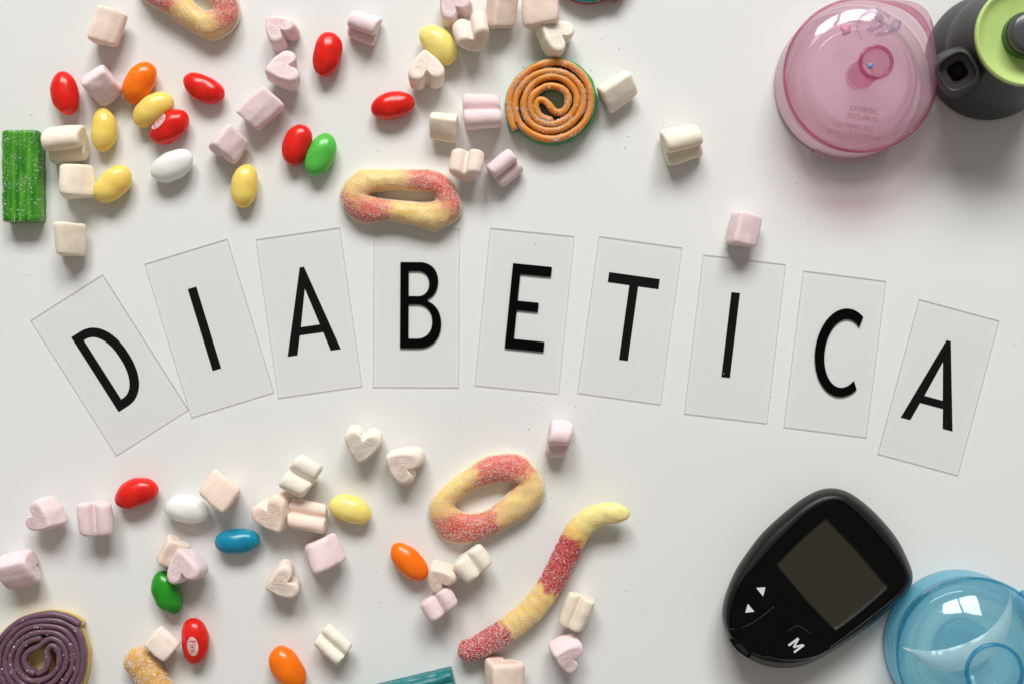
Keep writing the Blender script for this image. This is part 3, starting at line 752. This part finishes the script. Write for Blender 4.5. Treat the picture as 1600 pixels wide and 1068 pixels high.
# ------------------------------------------------------------------ licorice spirals
def cord(name, path, wid, z0, z1, mat, parent, c, seed, sq=0.8):
    L = np.sum(np.linalg.norm(np.diff(path, axis=0), axis=1)); N = len(path)
    s = np.linspace(0, L, N); e = np.sqrt(np.clip(1-np.clip((4.0-np.minimum(s, L-s))/4.0, 0, 1)**2, 0.05, 1))
    wv = np.array([1+0.18*noise.noise(Vector((x/16.0, seed, 0))) for x in s])
    V, F = loft(sweep(path, wid*e*wv, np.full(N, (z1-z0)/2)*e, np.array([(z0+z1)/2+2.0*noise.noise(Vector((x/30.0, seed, 4))) for x in s]), 18, sq=sq), True, True)
    V[:, 2] = np.maximum(V[:, 2], 0.15)
    o = mk(name, V, F, mat, parent, col=np.tile(np.array([c]), (len(V), 1))); fix_normals(o)
    return o, V, F
def wheel(strands, wid, H, ctop, cbot, lab, ngrain, seed, cen, low_shift=np.array([1.5, 2.0]), gsz=(0.45, 1.25), low_scale=1.03):
    t = tag(empty('licorice_wheel', P(*cen)*np.array([1, 1, 0])), lab, 'licorice wheel', 'two coloured coiled licorice wheels')
    Vs = []
    for n_, st in enumerate(strands):
        L = np.sum(np.linalg.norm(np.diff(np.array(st), axis=0), axis=1)); N = int(L/2.0)
        path = catmull(st, N, False)
        a, V, F = cord('upper_cord', path, wid, H*0.55, H, M_CORD, t, ctop, seed+n_)
        Vs.append((V, F))
        # the lower colour sits under the upper cord
        pc = path-np.array(cen); rr = np.linalg.norm(pc, axis=1)[:, None]
        cord('lower_cord', np.array(cen)+low_shift+pc*low_scale, wid*1.2, 0.1, H*0.62, M_CORD, t, cbot, seed+20+n_, 0.6)
    V = np.vstack([v for v, f in Vs]); off = 0; Fa = []
    for v, f in Vs: Fa += [tuple(x+off for x in q) for q in f]; off += len(v)
    pts = surf_samples(V, Fa, ngrain, seed, dens=lambda c: (c[:, 2] > H*0.68)*(c[:, 2] < H*1.2)*np.array([max(0.03, 0.5+1.6*noise.noise(Vector(q/22.0))) for q in c]))
    grains('sugar_grains', pts, t, gsz[0], gsz[1], seed)
    return t
OR = z2px([(178,870),(140,770),(115,640),(118,500),(160,380),(250,260),(380,165),(520,112),(660,100),(800,140),(920,230),(1000,350),(1035,500),(1020,640),(960,770),(850,880),(710,945),(570,965),(430,935),(300,860),(215,760),(182,640),(185,520),(230,410),(320,300),(450,225),(600,203),(740,230),(860,310),(935,420),(950,540),(915,660),(830,770),(700,850),(560,872),(420,835),(320,745),(275,620),(290,490),(350,380),(450,300),(580,262),(700,280),(800,350),(868,460),(870,580),(810,690),(700,770),(580,800),(460,770),(380,690),(350,590),(370,490),(440,420),(520,375),(610,368),(700,395),(765,460),(780,550),(745,630),(680,668),(610,640),(550,570),(490,527),(432,540),(415,610),(450,690),(520,740),(610,760)], 7.22, 780, 84)
wheel([OR], 5.3, 34, (0.70, 0.27, 0.035), (0.045, 0.30, 0.09), 'coiled licorice wheel, orange on top and green beneath', 3600, 31, (861, 159))
P1 = z2px([(480,935),(590,880),(640,780),(625,680),(640,600),(690,555),(760,600),(790,720),(760,850),(660,960),(500,1020),(350,990),(260,880),(235,760),(280,610),(400,500),(560,455)], 8.347, 0, 940)
P2 = z2px([(480,935),(390,880),(330,760),(380,640),(520,570),(600,500),(700,465),(810,530),(870,650),(870,790),(800,930),(680,1050),(500,1100),(330,1070),(200,940),(150,770),(200,600),(340,450),(520,385),(720,390),(870,480),(950,620),(960,790),(900,950),(770,1100),(560,1180),(330,1150),(150,1020),(80,800),(120,600),(250,420),(420,320),(620,300),(820,340),(960,470),(1025,650),(1030,820),(970,1000),(840,1160),(620,1260),(330,1240),(120,1110),(10,900),(20,650),(130,440),(330,280),(580,228),(820,250),(1000,360),(1080,540),(1100,760),(1050,980),(920,1200),(680,1330),(350,1320),(60,1180),(-60,900),(-50,620),(80,400),(300,230),(620,152),(850,180),(1065,290)], 8.347, 0, 940)
wheel([P1, P2], 4.9, 34, (0.155, 0.085, 0.125), (0.66, 0.46, 0.07), 'coiled licorice wheel, purple on top and yellow beneath, at the lower left corner', 260, 41, (60, 1032), gsz=(0.7, 2.0))
TP = []
for q in range(0, 60):
    a = R(-60+q*28); r_ = 66-q*0.83
    TP.append((921+r_*math.cos(a), -57-r_*math.sin(a)))
wheel([TP], 5.2, 26, (0.008, 0.24, 0.26), (0.36, 0.012, 0.015), 'coiled licorice wheel, teal on top and red beneath, cut by the top edge', 500, 51, (921, -57), low_shift=np.array([0, 1.0]), low_scale=1.0)

# ------------------------------------------------------------------ sour bricks (bundles of fused strings)
def brick(cx, cy, ang, L, Wd, H, nr, c, c2, lab, ngr, seed, gap=0.8, mat=None):
    """cross-section with scalloped top, swept along its length"""
    N = 60; rings = []; cols = []
    M2 = rot2(ang)
    for i in range(N):
        u = i/(N-1); y = (u-0.5)*L
        e = min(u, 1-u)*L; ed = 0 if e > 3 else (3-e)*0.5
        row = []
        K = nr*10
        for j in range(K+1):           # top from left to right
            x = -1+2*j/K
            ph = (x+1)/2*nr+0.35*noise.noise(Vector((u*2.2, seed, 0)))+0.25*noise.noise(Vector((u*6, seed, x*2)))
            sc_ = abs(math.sin(math.pi*ph))**0.6
            z = H-ed-2.6+gap*3.2*sc_-6.5*abs(x)**6
            row.append([x*(Wd/2-ed), y, z])
        for zz in (0.75, 0.5, 0.25, 0.02): row.append([(Wd/2-ed)*(1+0.02*math.sin(zz*18)), y, (H-9)*zz])
        for zz in (0.02, 0.25, 0.5, 0.75): row.append([-(Wd/2-ed)*(1+0.02*math.sin(zz*18)), y, (H-9)*zz])
        rings.append(np.array(row))
    V, F = loft(rings, True, True)
    for j in range(len(V)):
        q = Vector(V[j]/16.0)+Vector((seed, 0, 0)); V[j, :2] += np.array([noise.noise(q), noise.noise(q+Vector((4, 4, 1)))])*1.2
    k = (D-H)/D
    V[:, :2] = (V[:, :2]*k) @ M2.T; c0 = P(cx, cy, H); V[:, 0] += c0[0]; V[:, 1] += c0[1]; V[:, 2] = np.maximum(V[:, 2], 0.05)
    f = np.clip(0.5+1.2*np.array([noise.noise(Vector((v[0]/6.0, v[1]/50.0, seed))) for v in V]), 0, 1)[:, None]
    col = np.array(c)*(1-f)+np.array(c2)*f
    o = mk('sour_brick', V, F, mat or M_CORD, org=(c0[0], c0[1], 0), col=col); fix_normals(o)
    tag(o, lab, 'candy')
    grains('sugar_grains', surf_samples(V, F, ngr, seed, dens=lambda q: (q[:, 2] > H*0.25)*np.array([max(0.05, 0.5+1.4*noise.noise(Vector(p/18.0))) for p in q])), o, 0.3, 1.35, seed)
brick(28.5, 274, 0.5, 142, 58, 36, 7, (0.014, 0.20, 0.006), (0.095, 0.37, 0.02), 'green sugared candy brick of fused strings at the left edge', 1100, 61, 0.3)
# teal one: corner at (707,1040), long side running down to the left
aL, aW, an = 170, 66, 103.5
ux = np.array([math.cos(R(an-90)), -math.sin(R(an-90))]); dn = np.array([math.sin(R(an-90)), math.cos(R(an-90))])
cc = np.array([704, 1047])-ux*aL/2+dn*aW/2
brick(cc[0], cc[1], an, aL, aW, 28, 4, (0.006, 0.17, 0.18), (0.012, 0.22, 0.23), 'teal candy brick cut by the bottom edge in the middle', 120, 71, 1.3)

# ------------------------------------------------------------------ blood glucose meter
M_BODY = m_plain('black_soft_plastic', (0.007, 0.007, 0.007), 0.40, 0.32, [(2500, 0.06)])
M_FACE = m_plain('black_gloss_plastic', (0.003, 0.003, 0.003), 0.28, 0.12, [(900, 0.02)])
M_LCD = m_plain('blank_lcd_glass', (0.030, 0.028, 0.018), 0.2, 0.35, [(700, 0.01)])
M_WHITE = m_plain('white_print', (0.72, 0.74, 0.76), 0.5)
M_GAP = m_plain('dark_gap', (0.002, 0.002, 0.002), 0.6)
g = lambda pts: z2px(pts, 3.2, 1100, 740)
OUT = g([(620,70),(560,85),(480,130),(380,210),(290,295),(220,385),(155,485),(108,600),(90,690),(100,760),(135,830),(180,885),(230,925),(300,955),(385,968),(480,960),(560,930),(680,862),(800,780),(900,700),(985,618),(1035,560),(1044,500),(1020,430),(970,330),(900,240),(820,160),(740,100),(680,75)])
FAC = g([(660,130),(720,152),(790,215),(880,310),(960,410),(1003,490),(1008,545),(965,605),(870,685),(760,770),(640,858),(540,903),(450,925),(340,922),(240,890),(165,835),(128,775),(130,690),(155,600),(200,520),(270,440),(340,360),(420,280),(510,195),(590,145)])
gc = P(1270, 905, 0); gm = tag(empty('glucose_meter', gc), 'black handheld blood glucose meter with blank screen and M button', 'glucose meter')
HT = 62.0
def radial(pts, c, n=220):
    Q = catmull(pts, 400)-np.array(c); a = np.arctan2(-Q[:, 1], Q[:, 0]); r = np.linalg.norm(Q, axis=1); o = np.argsort(a)
    a, r = a[o], r[o]; a = np.concatenate([a-2*math.pi, a, a+2*math.pi]); r = np.tile(r, 3)
    th = np.linspace(-math.pi, math.pi, n, endpoint=False); return th, np.interp(th, a, r)
gcen = (1275, 905)
th, rO = radial(OUT, gcen); _, rF = radial(FAC, gcen)
for _ in range(3): rO = 0.5*rO+0.25*(np.roll(rO, 1)+np.roll(rO, -1))
def gring(r, z): return np.array([P(gcen[0]+ri*math.cos(a), gcen[1]-ri*math.sin(a), z) for ri, a in zip(r, th)])
rings = [gring(rO*0.90, 0.3), gring(rO*0.95, 2), gring(rO*0.985, 10), gring(rO, 24)]
for u in np.linspace(0.15, 1, 9):
    f = 1-math.cos(u*math.pi/2); z = 24+(HT-24)*math.sin(u*math.pi/2)
    rings.append(gring(rO*(1-f)+(rF+1.5)*f, z))
rings.append(gring(rF-0.5, HT)); rings.append(gring(rF-2.0, HT-4))
V, F = loft(rings, True, True)
o = mk('body', V, F, M_BODY, gm); fix_normals(o)
k = (D-HT)/D
def pl(pts, z=HT): return [tuple(P(x, y, z)[:2]) for x, y in pts]
SCR = g([(610,215),(920,560),(655,780),(360,450)])
def rounded(pts, rad, n=5):
    out = []; m = len(pts); pts = [np.array(p, float) for p in pts]
    for i in range(m):
        p, a, b = pts[i], pts[i-1], pts[(i+1) % m]
        ra = rad[i] if isinstance(rad, (list, tuple)) else rad
        p0 = p+(a-p)/np.linalg.norm(a-p)*ra; p1 = p+(b-p)/np.linalg.norm(b-p)*ra
        for q in range(n+1):
            t = q/n; out.append(tuple((1-t)**2*p0+2*t*(1-t)*p+t*t*p1))
    return out
# slightly bowed screen edges
scr = []
for i in range(4):
    a, b = np.array(SCR[i]), np.array(SCR[(i+1) % 4]); m_ = (a+b)/2; c_ = np.mean(np.array(SCR), axis=0); d_ = (m_-c_)/np.linalg.norm(m_-c_)
    scr += [tuple(a), tuple(m_+d_*2.2)]
scr = rounded(scr, [6, 14]*4, 6)
fth, fr = th, rF-2.4
face_loop = [tuple(P(gcen[0]+ri*math.cos(a), gcen[1]-ri*math.sin(a), HT)[:2]) for ri, a in zip(fr, fth)]
fp = poly_solid('face_plate', [face_loop, pl(scr)], HT-5, HT+0.8, M_FACE, gm, 0.5)
lcd = mk('screen', np.array([P(x, y, HT-2.6) for x, y in g([(600,190),(950,560),(650,810),(335,450)])]), [(0, 3, 2, 1)], M_LCD, gm, smooth=False)
# screen rim: thin chamfer that catches the light
rl = [np.array([[*p, z] for p in pl(rounded(scr, 0.01, 0) if False else scr)]) for z in (HT+0.9, HT-3.0)]
cS = np.mean(rl[0], axis=0)
rl[0][:, :2] = cS[:2]+(rl[0][:, :2]-cS[:2])*1.004; rl[1][:, :2] = cS[:2]+(rl[1][:, :2]-cS[:2])*0.960
V, F = loft(rl, False, False); mk('screen_rim', V, F, m_plain('rim_gloss', (0.02, 0.02, 0.018), 0.3, 0.9), gm)
z7 = lambda pts: z2px(pts, 6.283, 1120, 880)
def button(name, pts, rad, syms):
    b = poly_solid(name, [pl(rounded(pts, rad))], HT+0.7, HT+2.3, M_FACE, gm, 0.55)
    for nm, loops in syms: poly_solid(nm, [pl(q) for q in loops], HT+2.32, HT+2.55, M_WHITE, b)
    return b
button('up_button', z7([(420,10),(480,120),(570,310),(560,410),(455,482),(305,185)]), 4, [('arrow_symbol', [rounded(z7([(383,232),(474,226),(452,316)]), 1.2)])])
button('down_button', z7([(298,196),(448,490),(330,580),(205,632),(130,628),(150,470),(210,320)]), 3, [('arrow_symbol', [rounded(z7([(301,388),(367,466),(276,476)]), 1.2)])])
up_ = np.array([math.cos(R(36.5)), -math.sin(R(36.5))]); rt = np.array([math.cos(R(-51)), -math.sin(R(-51))])
mc = np.array([776, 795])/6.283+np.array([1120, 880])
Mpoly = [(-8.6, -9.6), (-5.2, -9.6), (-5.2, 3.5), (-1.4, -5.5), (1.4, -5.5), (5.2, 3.5), (5.2, -9.6), (8.6, -9.6), (8.6, 9.6), (4.8, 9.6), (0, -1.2), (-4.8, 9.6), (-8.6, 9.6)]
Mp = [tuple(mc+rt*x*0.98+up_*y) for x, y in Mpoly]
button('menu_button', z7([(490,905),(580,770),(700,660),(790,612),(850,632),(1000,735),(1128,822),(1000,895),(860,932),(720,944),(600,935)]), [2, 3, 4, 6, 6, 4, 3, 3, 3, 3, 3], [('letter_m', [Mp])])
# test strip slot at the tip
so = poly_solid('strip_port', [pl(rounded(z7([(130,762),(250,765),(345,865),(325,925),(290,915),(200,850)]), 2))], HT-16, HT+1.6, M_FACE, gm, 0.5)
poly_solid('slot', [pl(rounded(z7([(175,785),(240,785),(310,868),(298,898),(215,835)]), 2))], HT+1.5, HT+1.9, M_GAP, so)
# seam across the lower face, and pale tubes painting highlights on edges
def seam_highlight(pts, z=HT+0.9, r=0.35):
    q = catmull(pts, 60, False); n = len(q)
    return loft(sweep(q, np.full(n, r), np.full(n, r), np.full(n, z), 8), True, True)
V, F = seam_highlight(z7([(70,620),(150,640),(240,625),(340,585),(455,505),(560,420)])); M_SEAM_HIGHLIGHT = m_plain('seam_highlight_grey', (0.07, 0.07, 0.068), 0.3); mk('seam_highlight', V, F, M_SEAM_HIGHLIGHT, gm)
V, F = seam_highlight(z7([(490,908),(600,936),(720,946),(860,934),(1000,897),(1128,824)]), HT+1.9, 0.42); mk('seam_highlight', V, F, M_SEAM_HIGHLIGHT, gm)  # highlight on the menu button's lower edge, painted as a pale tube
V, F = seam_highlight(z7([(700,660),(760,618),(800,610),(850,634),(930,684)]), HT+2.1, 0.3); mk('seam_highlight', V, F, M_SEAM_HIGHLIGHT, gm)  # painted highlight on its upper edge
V, F = seam_highlight(g([(655,779),(700,750),(780,688),(860,620),(914,572)]), HT+1.0, 0.4); mk('seam_highlight', V, F, M_SEAM_HIGHLIGHT, gm)  # bright line painted along the screen's lower right edge

# ------------------------------------------------------------------ translucent infusion set cases
def case(name, lab, cx, cy, pal, bump_ang, ring_r, disc_r, tab, ring_off, bowl=False, seg=140):
    t = tag(empty(name, P(cx, cy, 0)), lab, 'plastic case', 'round translucent infusion set cases')
    x0, y0 = P(cx, cy, 0)[:2]
    shell = m_clear(name+'_shell_plastic', pal['tint'], pal['body'], pal['bodyc'], 0.06, 0.42, 1.55, pal['edge'], wavy=True)
    deep = m_clear(name+'_deep_plastic', pal['deep'], 0.18, pal['bodyc2'], 0.10, 0.4, 1.5)
    mil = m_clear(name+'_milky_base', pal['base'], 0.80, pal['basec'], 0.12, 0.4, 1.45)
    inn = m_clear(name+'_inner_plastic', pal['inner'], pal['ib'], pal['innerc'], 0.05 if bowl else 0.12, 0.4, 1.5, wavy=True)
    # base skirt
    V, F = lathe([(113, 0.3), (115, 3), (115.5, 14), (114, 30), (112.5, 46)], x0, y0, seg); mk('base', V, F, mil, t)
    # floor of the base
    V, F = lathe([(114, 3), (90, 3.4), (60, 3.4), (1.0, 3.4)], x0, y0, seg); mk('base_floor', V, F, m_plain(name+'_floor', pal['floor'], 0.5, 0.3, sss=0.2), t)
    # grip tab
    for a0, a1, rt_ in tab:
        rg_ = []
        aa = np.linspace(R(a0), R(a1), 24)
        for r_, z_ in ((108, 1), (rt_, 1), (rt_+1, 4), (rt_, 16), (108, 18)):
            e_ = 1
            rg_.append(np.stack([x0+r_*np.cos(aa), y0+r_*np.sin(aa), np.full(24, float(z_))], 1))
        Vt = np.vstack(rg_); Ft = [(i*24+j, i*24+j+1, (i+1)*24+j+1, (i+1)*24+j) for i in range(4) for j in range(23)]
        mk('grip_tab', Vt, Ft, mil, t)
    ba = R(bump_ang)
    def rmod(th_, rr, z):
        d = (th_-ba+math.pi) % (2*math.pi)-math.pi
        return rr*(1+0.21*np.exp(-(d/0.36)**2)*min(1, max(0, (rr[0]-40)/60.0))*min(1, max(0, (z-60)/30.0)))
    # shell: skirt, rim, dome
    V, F = lathe([(112.5, 50), (113.5, 58), (114, 66)], x0, y0, seg, rmod); mk('skirt', V, F, shell, t)
    V, F = lathe([(113.6, 68), (115.5, 69), (116.6, 71), (116.6, 74), (115.4, 76), (113.8, 76.5), (113.0, 74), (113.0, 70)], x0, y0, seg, rmod, True); mk('rim', V, F, deep, t)
    prof = [(112.5, 76), (111.5, 83), (109, 90), (105, 96.5), (100, 101.5)]; zz = 101.5; rl_ = 100.0
    for r_ in list(np.arange(96, 4, -4))+[0.5]:      # slope of the lid, from the shoulder to the middle
        zz += math.tan(R(np.interp((r_+rl_)/2, pal['sr'], pal['sd'])))*(rl_-r_); rl_ = float(r_); prof.append((rl_, zz))
    zt = prof[-1][1]; rx, ry = x0+ring_off[0], y0+ring_off[1]
    V, F = lathe(prof, x0, y0, seg, rmod); dome = mk('dome', V, F, shell, t)
    V, F = lathe([(ring_r+2, zt-3), (ring_r+2.2, zt+3), (ring_r, zt+4.5), (ring_r-2, zt+3), (ring_r-2.2, zt-2), (ring_r, zt-3)], rx, ry, 72, None, True); mk('button_ring', V, F, deep, t)
    V, F = lathe([(ring_r-1, zt+1.5), (ring_r*0.6, zt+1.2), (0.6, zt+1.1)], rx, ry, 72); mk('button', V, F, shell, t)
    # conical nozzle from the hub up to the round button
    rgz = []
    for f_ in np.linspace(0, 1, 6):
        aa_ = np.linspace(0, 2*math.pi, 72, endpoint=False); r_ = (disc_r if not bowl else 30)*(1-f_)+(ring_r-2)*f_
        rgz.append(np.stack([x0+ring_off[0]*f_+r_*np.cos(aa_), y0+ring_off[1]*f_+r_*np.sin(aa_), np.full(72, 76+(zt-80)*f_)], 1))
    V, F = loft(rgz, False, False)
    if not bowl: mk('nozzle', V, F, deep, t)
    # inner works: drum, steps, hub
    V, F = lathe([(96, 5), (97, 20), (96, 38), (90, 44), (84, 46)], x0, y0, seg); mk('inner_wall', V, F, inn, t)
    dp = [(84, 46), (80, 60), (74, 66), (70, 67), (30, 67), (disc_r, 67)] if not bowl else [(84, 46), (84, 66), (81, 71), (74, 73), (66, 73)]+[(r_, 36+0.60*(math.sqrt(r_*r_+14**2)-14)) for r_ in (62, 56, 50, 44, 38, 32, 26, 20, 14, 8, 4, 1)]
    V, F = lathe(dp, x0, y0, seg); mk('inner_drum', V, F, inn, t)
    V, F = lathe([(disc_r, 62), (disc_r+1, 72), (disc_r, 75), (disc_r-4, 76), (0.5, 76)] if not bowl else [(disc_r, 22), (disc_r, 30), (disc_r-3, 33), (0.5, 33)], x0, y0, 64); mk('hub', V, F, deep, t)
    return t, x0, y0, shell, deep, inn
PINK = dict(tint=(0.988, 0.93, 0.955), edge=(0.80, 0.54, 0.62), body=0.20, bodyc=(0.93, 0.73, 0.82), deep=(0.92, 0.62, 0.75), bodyc2=(0.66, 0.28, 0.44),
            base=(0.90, 0.80, 0.82), basec=(0.86, 0.74, 0.78), inner=(0.98, 0.91, 0.93), innerc=(0.95, 0.83, 0.88), ib=0.45, floor=(0.93, 0.80, 0.86), sr=[0, 60, 75, 94, 100], sd=[0, 9, 13, 24, 36])
tp, x0, y0, p_shell, p_deep, p_inn = case('infusion_case', 'round translucent pink plastic case with a domed lid at the upper right', 1324, 134, PINK, 47, 23, 20, [(-118, -60, 121)], (9, 9))
M_INK = m_plain('faint_brown_ink', (0.38, 0.16, 0.20), 0.6)
for i, (txt, tx, ty, szz) in enumerate([('5397870C', 1350, 172, 10.5), ('2023-04-02', 1348, 184, 10.5), ('REF MMT-923', 1333, 198.5, 10.5), ('6mm | 23in/60cm', 1334, 211.5, 11.5)]):
    Vt, Ft = text_mesh(txt, szz); Vt = Vt-(Vt.max(0)+Vt.min(0))/2; Vt = Vt[:, :2] @ rot2(-9).T
    z = 68.5; c = P(tx, ty, z)
    mk('lettering', np.column_stack([Vt[:, 0]+c[0], Vt[:, 1]+c[1], np.full(len(Vt), z)]), Ft, M_INK, tp, smooth=False)
# clear tubing connector seen through the lid
M_LIL = m_clear('clear_lilac_plastic', (0.95, 0.94, 0.99), 0.16, (0.88, 0.84, 0.95), 0.05, 0.4, 1.5, (0.66, 0.62, 0.78))
q = catmull([(1346,62),(1340,48),(1342,32),(1352,20),(1366,14),(1380,18),(1390,28)], 50, False)
V, F = loft(sweep(q, np.full(50, 2.2), np.full(50, 2.2), np.full(50, 112.0), 10), True, True); mk('tube', V, F, M_LIL, tp)
for (bx, by, bw, bh, ba_) in ((1368, 42, 20, 7, 28), (1400, 40, 10, 13, -10), (1382, 52, 22, 4, 10), (1374, 28, 5, 12, 40)):
    V0 = np.array([[x, y] for x, y in rounded([(-bw, -bh), (bw, -bh), (bw, bh), (-bw, bh)], 3)]) @ rot2(ba_).T
    c = P(bx, by, 110)
    lo = np.column_stack([V0[:, 0]*0.5+c[0], V0[:, 1]*0.5+c[1], np.full(len(V0), 100.0)]); hi = lo.copy(); hi[:, 2] = 116
    V, F = loft([lo, hi], True, True); mk('connector', V, F, M_LIL, tp)
V0 = np.array(rounded([(1312,41),(1330,40),(1329,52),(1317,57)], 2)); lo = np.array([P(x, y, 92) for x, y in V0]); hi = np.array([P(x, y, 96) for x, y in V0])
V, F = loft([lo, hi], True, True); mk('pink_clip', V, F, m_plain('pink_clip_plastic', (0.78, 0.30, 0.50), 0.4), tp)
c = P(1360, 103, 120); V, F = lathe([(0.3, 120), (4, 120.5), (4, 118)], c[0], c[1], 16); mk('blue_dot', V, F, m_plain('blue_plastic', (0.14, 0.30, 0.55), 0.4), tp)

BLUE = dict(tint=(0.91, 0.98, 0.99), edge=(0.20, 0.66, 0.86), body=0.15, bodyc=(0.52, 0.84, 0.94), deep=(0.50, 0.83, 0.93), bodyc2=(0.05, 0.45, 0.68),
            base=(0.60, 0.88, 0.96), basec=(0.30, 0.72, 0.90), inner=(0.90, 0.98, 0.985), innerc=(0.62, 0.86, 0.90), ib=0.32, floor=(0.62, 0.84, 0.87), sr=[0, 50, 60, 94, 100], sd=[0, 22, 25, 35, 41])
tb_, x1, y1, b_shell, b_deep, b_inn = case('infusion_case', 'round translucent blue plastic case beside the glucose meter', 1494, 1003, BLUE, -30, 40, 44, [(20, 39, 131)], (4, -8), True)

# added pale crescent sheet, standing in for the window reflection in the blue case
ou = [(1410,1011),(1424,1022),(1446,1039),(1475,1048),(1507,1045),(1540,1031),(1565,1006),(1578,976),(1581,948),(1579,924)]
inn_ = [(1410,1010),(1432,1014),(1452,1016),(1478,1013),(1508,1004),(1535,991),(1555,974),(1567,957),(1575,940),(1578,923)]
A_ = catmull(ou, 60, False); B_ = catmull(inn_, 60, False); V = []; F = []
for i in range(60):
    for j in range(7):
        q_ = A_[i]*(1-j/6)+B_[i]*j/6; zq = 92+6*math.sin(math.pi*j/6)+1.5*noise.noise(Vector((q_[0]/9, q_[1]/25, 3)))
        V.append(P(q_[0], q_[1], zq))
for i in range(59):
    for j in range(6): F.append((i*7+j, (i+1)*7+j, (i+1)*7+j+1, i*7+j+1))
o = mk('crescent_glare', np.array(V), F, m_clear('painted_glare_film', (0.97, 0.99, 1.0), 0.85, (0.97, 0.99, 1.0), 0.12, 0.3, 1.5), tb_)
# ------------------------------------------------------------------ dark grey inserter with green top
t = tag(empty('needle_inserter', P(1540, 93, 0)), 'dark grey round needle inserter with a lime green top and dark button', 'inserter')
x0, y0 = P(1540, 93, 0)[:2]
M_DK = m_plain('dark_grey_plastic', (0.040, 0.042, 0.045), 0.46, 0.45, [(2600, 0.05)])
M_GR = m_plain('lime_green_plastic', (0.52, 0.69, 0.23), 0.38, 0.5, [(900, 0.02)], 0.1)
M_KN = m_plain('grey_button_plastic', (0.075, 0.075, 0.080), 0.25, 0.5)
V, F = lathe([(93, 0.3), (96, 4), (97, 14), (95, 26), (93, 34), (88, 46), (83, 58), (81, 64)], x0, y0, 120); mk('base_skirt', V, F, M_DK, t)
V, F = lathe([(83, 60), (86, 64), (87, 72), (85, 90), (80, 108), (75, 122), (72, 134), (70, 142), (60, 143)], x0, y0, 120); mk('upper_body', V, F, M_DK, t)
V, F = lathe([(70, 138), (73.5, 146), (74, 151), (72.5, 154), (70, 154), (66, 149), (54, 145), (36, 143.5), (10, 143)], x0, y0, 120); mk('top_disc', V, F, M_GR, t)
V, F = lathe([(33, 143), (33, 150), (32.5, 158)], x0, y0, 80); mk('button_collar', V, F, m_plain('deep_green_plastic', (0.03, 0.13, 0.02), 0.35), t)
V, F = lathe([(31.5, 150), (31.5, 166), (30, 170), (25, 173), (12, 175), (0.5, 175.5)], x0, y0, 80); mk('button', V, F, M_KN, t)
# side port: short tilted collar with a keyed hole
pc = P(1496, 112, 126); axd = np.array([-0.36, -0.22, 0.90]); axd /= np.linalg.norm(axd)
e1 = np.cross(axd, [0, 0, 1.0]); e1 /= np.linalg.norm(e1); e2 = np.cross(axd, e1)
def tube_prof(prof, n=56, fx=1.0, sq=1.0):
    rr = []
    for r_, h_ in prof:
        row = []
        for a in np.linspace(0, 2*math.pi, n, endpoint=False):
            c_, s_ = math.cos(a), math.sin(a); c_ = math.copysign(abs(c_)**sq, c_); s_ = math.copysign(abs(s_)**sq, s_)
            row.append(pc+e1*r_*c_*fx+e2*r_*s_+axd*h_)
        rr.append(np.array(row))
    return loft(rr, False, False)
V, F = tube_prof([(36, -75), (32, -40), (28, -14), (27, -3), (26, 0), (24, 1), (22.5, 0), (21.5, -6), (21, -12)], 56, 1.05, 0.62); mk('side_port', V, F, M_DK, t)
V, F = tube_prof([(22, -9), (12.5, -10)], 56, 1.05, 0.55); mk('port_floor', V, F, m_plain('port_inner_plastic', (0.050, 0.036, 0.046), 0.4), t)
V, F = tube_prof([(12.6, -9.0), (12.2, -11), (12, -30), (0.3, -30)], 40, 1.08, 0.36); mk('port_hole', V, F, M_GAP, t)

# ------------------------------------------------------------------ loose sugar and dust on the table
rg = np.random.RandomState(77); pts = []
for cx, cy, rad, n in ((861, 159, 120, 16), (760, 776, 130, 14), (850, 930, 150, 18), (35, 275, 90, 10), (60, 1030, 120, 10), (440, 900, 160, 12), (620, 310, 130, 8)):
    for _ in range(n*3):
        a = rg.rand()*6.28; r_ = rad*(0.5+0.8*rg.rand()); pts.append(P(cx+r_*math.cos(a), cy+r_*math.sin(a), 0)+np.array([0, 0, 0.5]))
for _ in range(160): pts.append(P(rg.uniform(0, 1600), rg.uniform(0, 1068), 0)+np.array([0, 0, 0.4]))
so = grains('loose_sugar', pts, None, 0.35, 1.7, 5); tag(so, 'scattered loose sugar grains on the white table', 'sugar')
Vd = []; Fd = []
for i in range(90):
    c = P(rg.uniform(0, 1600), rg.uniform(0, 1068), 0); a = rg.rand()*6.28; r_ = rg.uniform(0.3, 0.8)
    n0 = len(Vd)
    for q in range(5): Vd.append(c+np.array([r_*math.cos(a+q*1.256)*rg.uniform(0.7, 1.3), r_*math.sin(a+q*1.256)*rg.uniform(0.6, 1.2), 0.12]))
    Vd.append(c+np.array([0, 0, 0.6])); Fd += [(n0+q, n0+(q+1) % 5, n0+5) for q in range(5)]
dz = mk('dust_specks', np.array(Vd), Fd, m_plain('grey_dust', (0.32, 0.29, 0.26), 0.9), smooth=False); tag(dz, 'tiny grey dust specks on the white table', 'dust', kind='stuff')

for o in sc.objects:
    if '_o' in o: del o['_o']
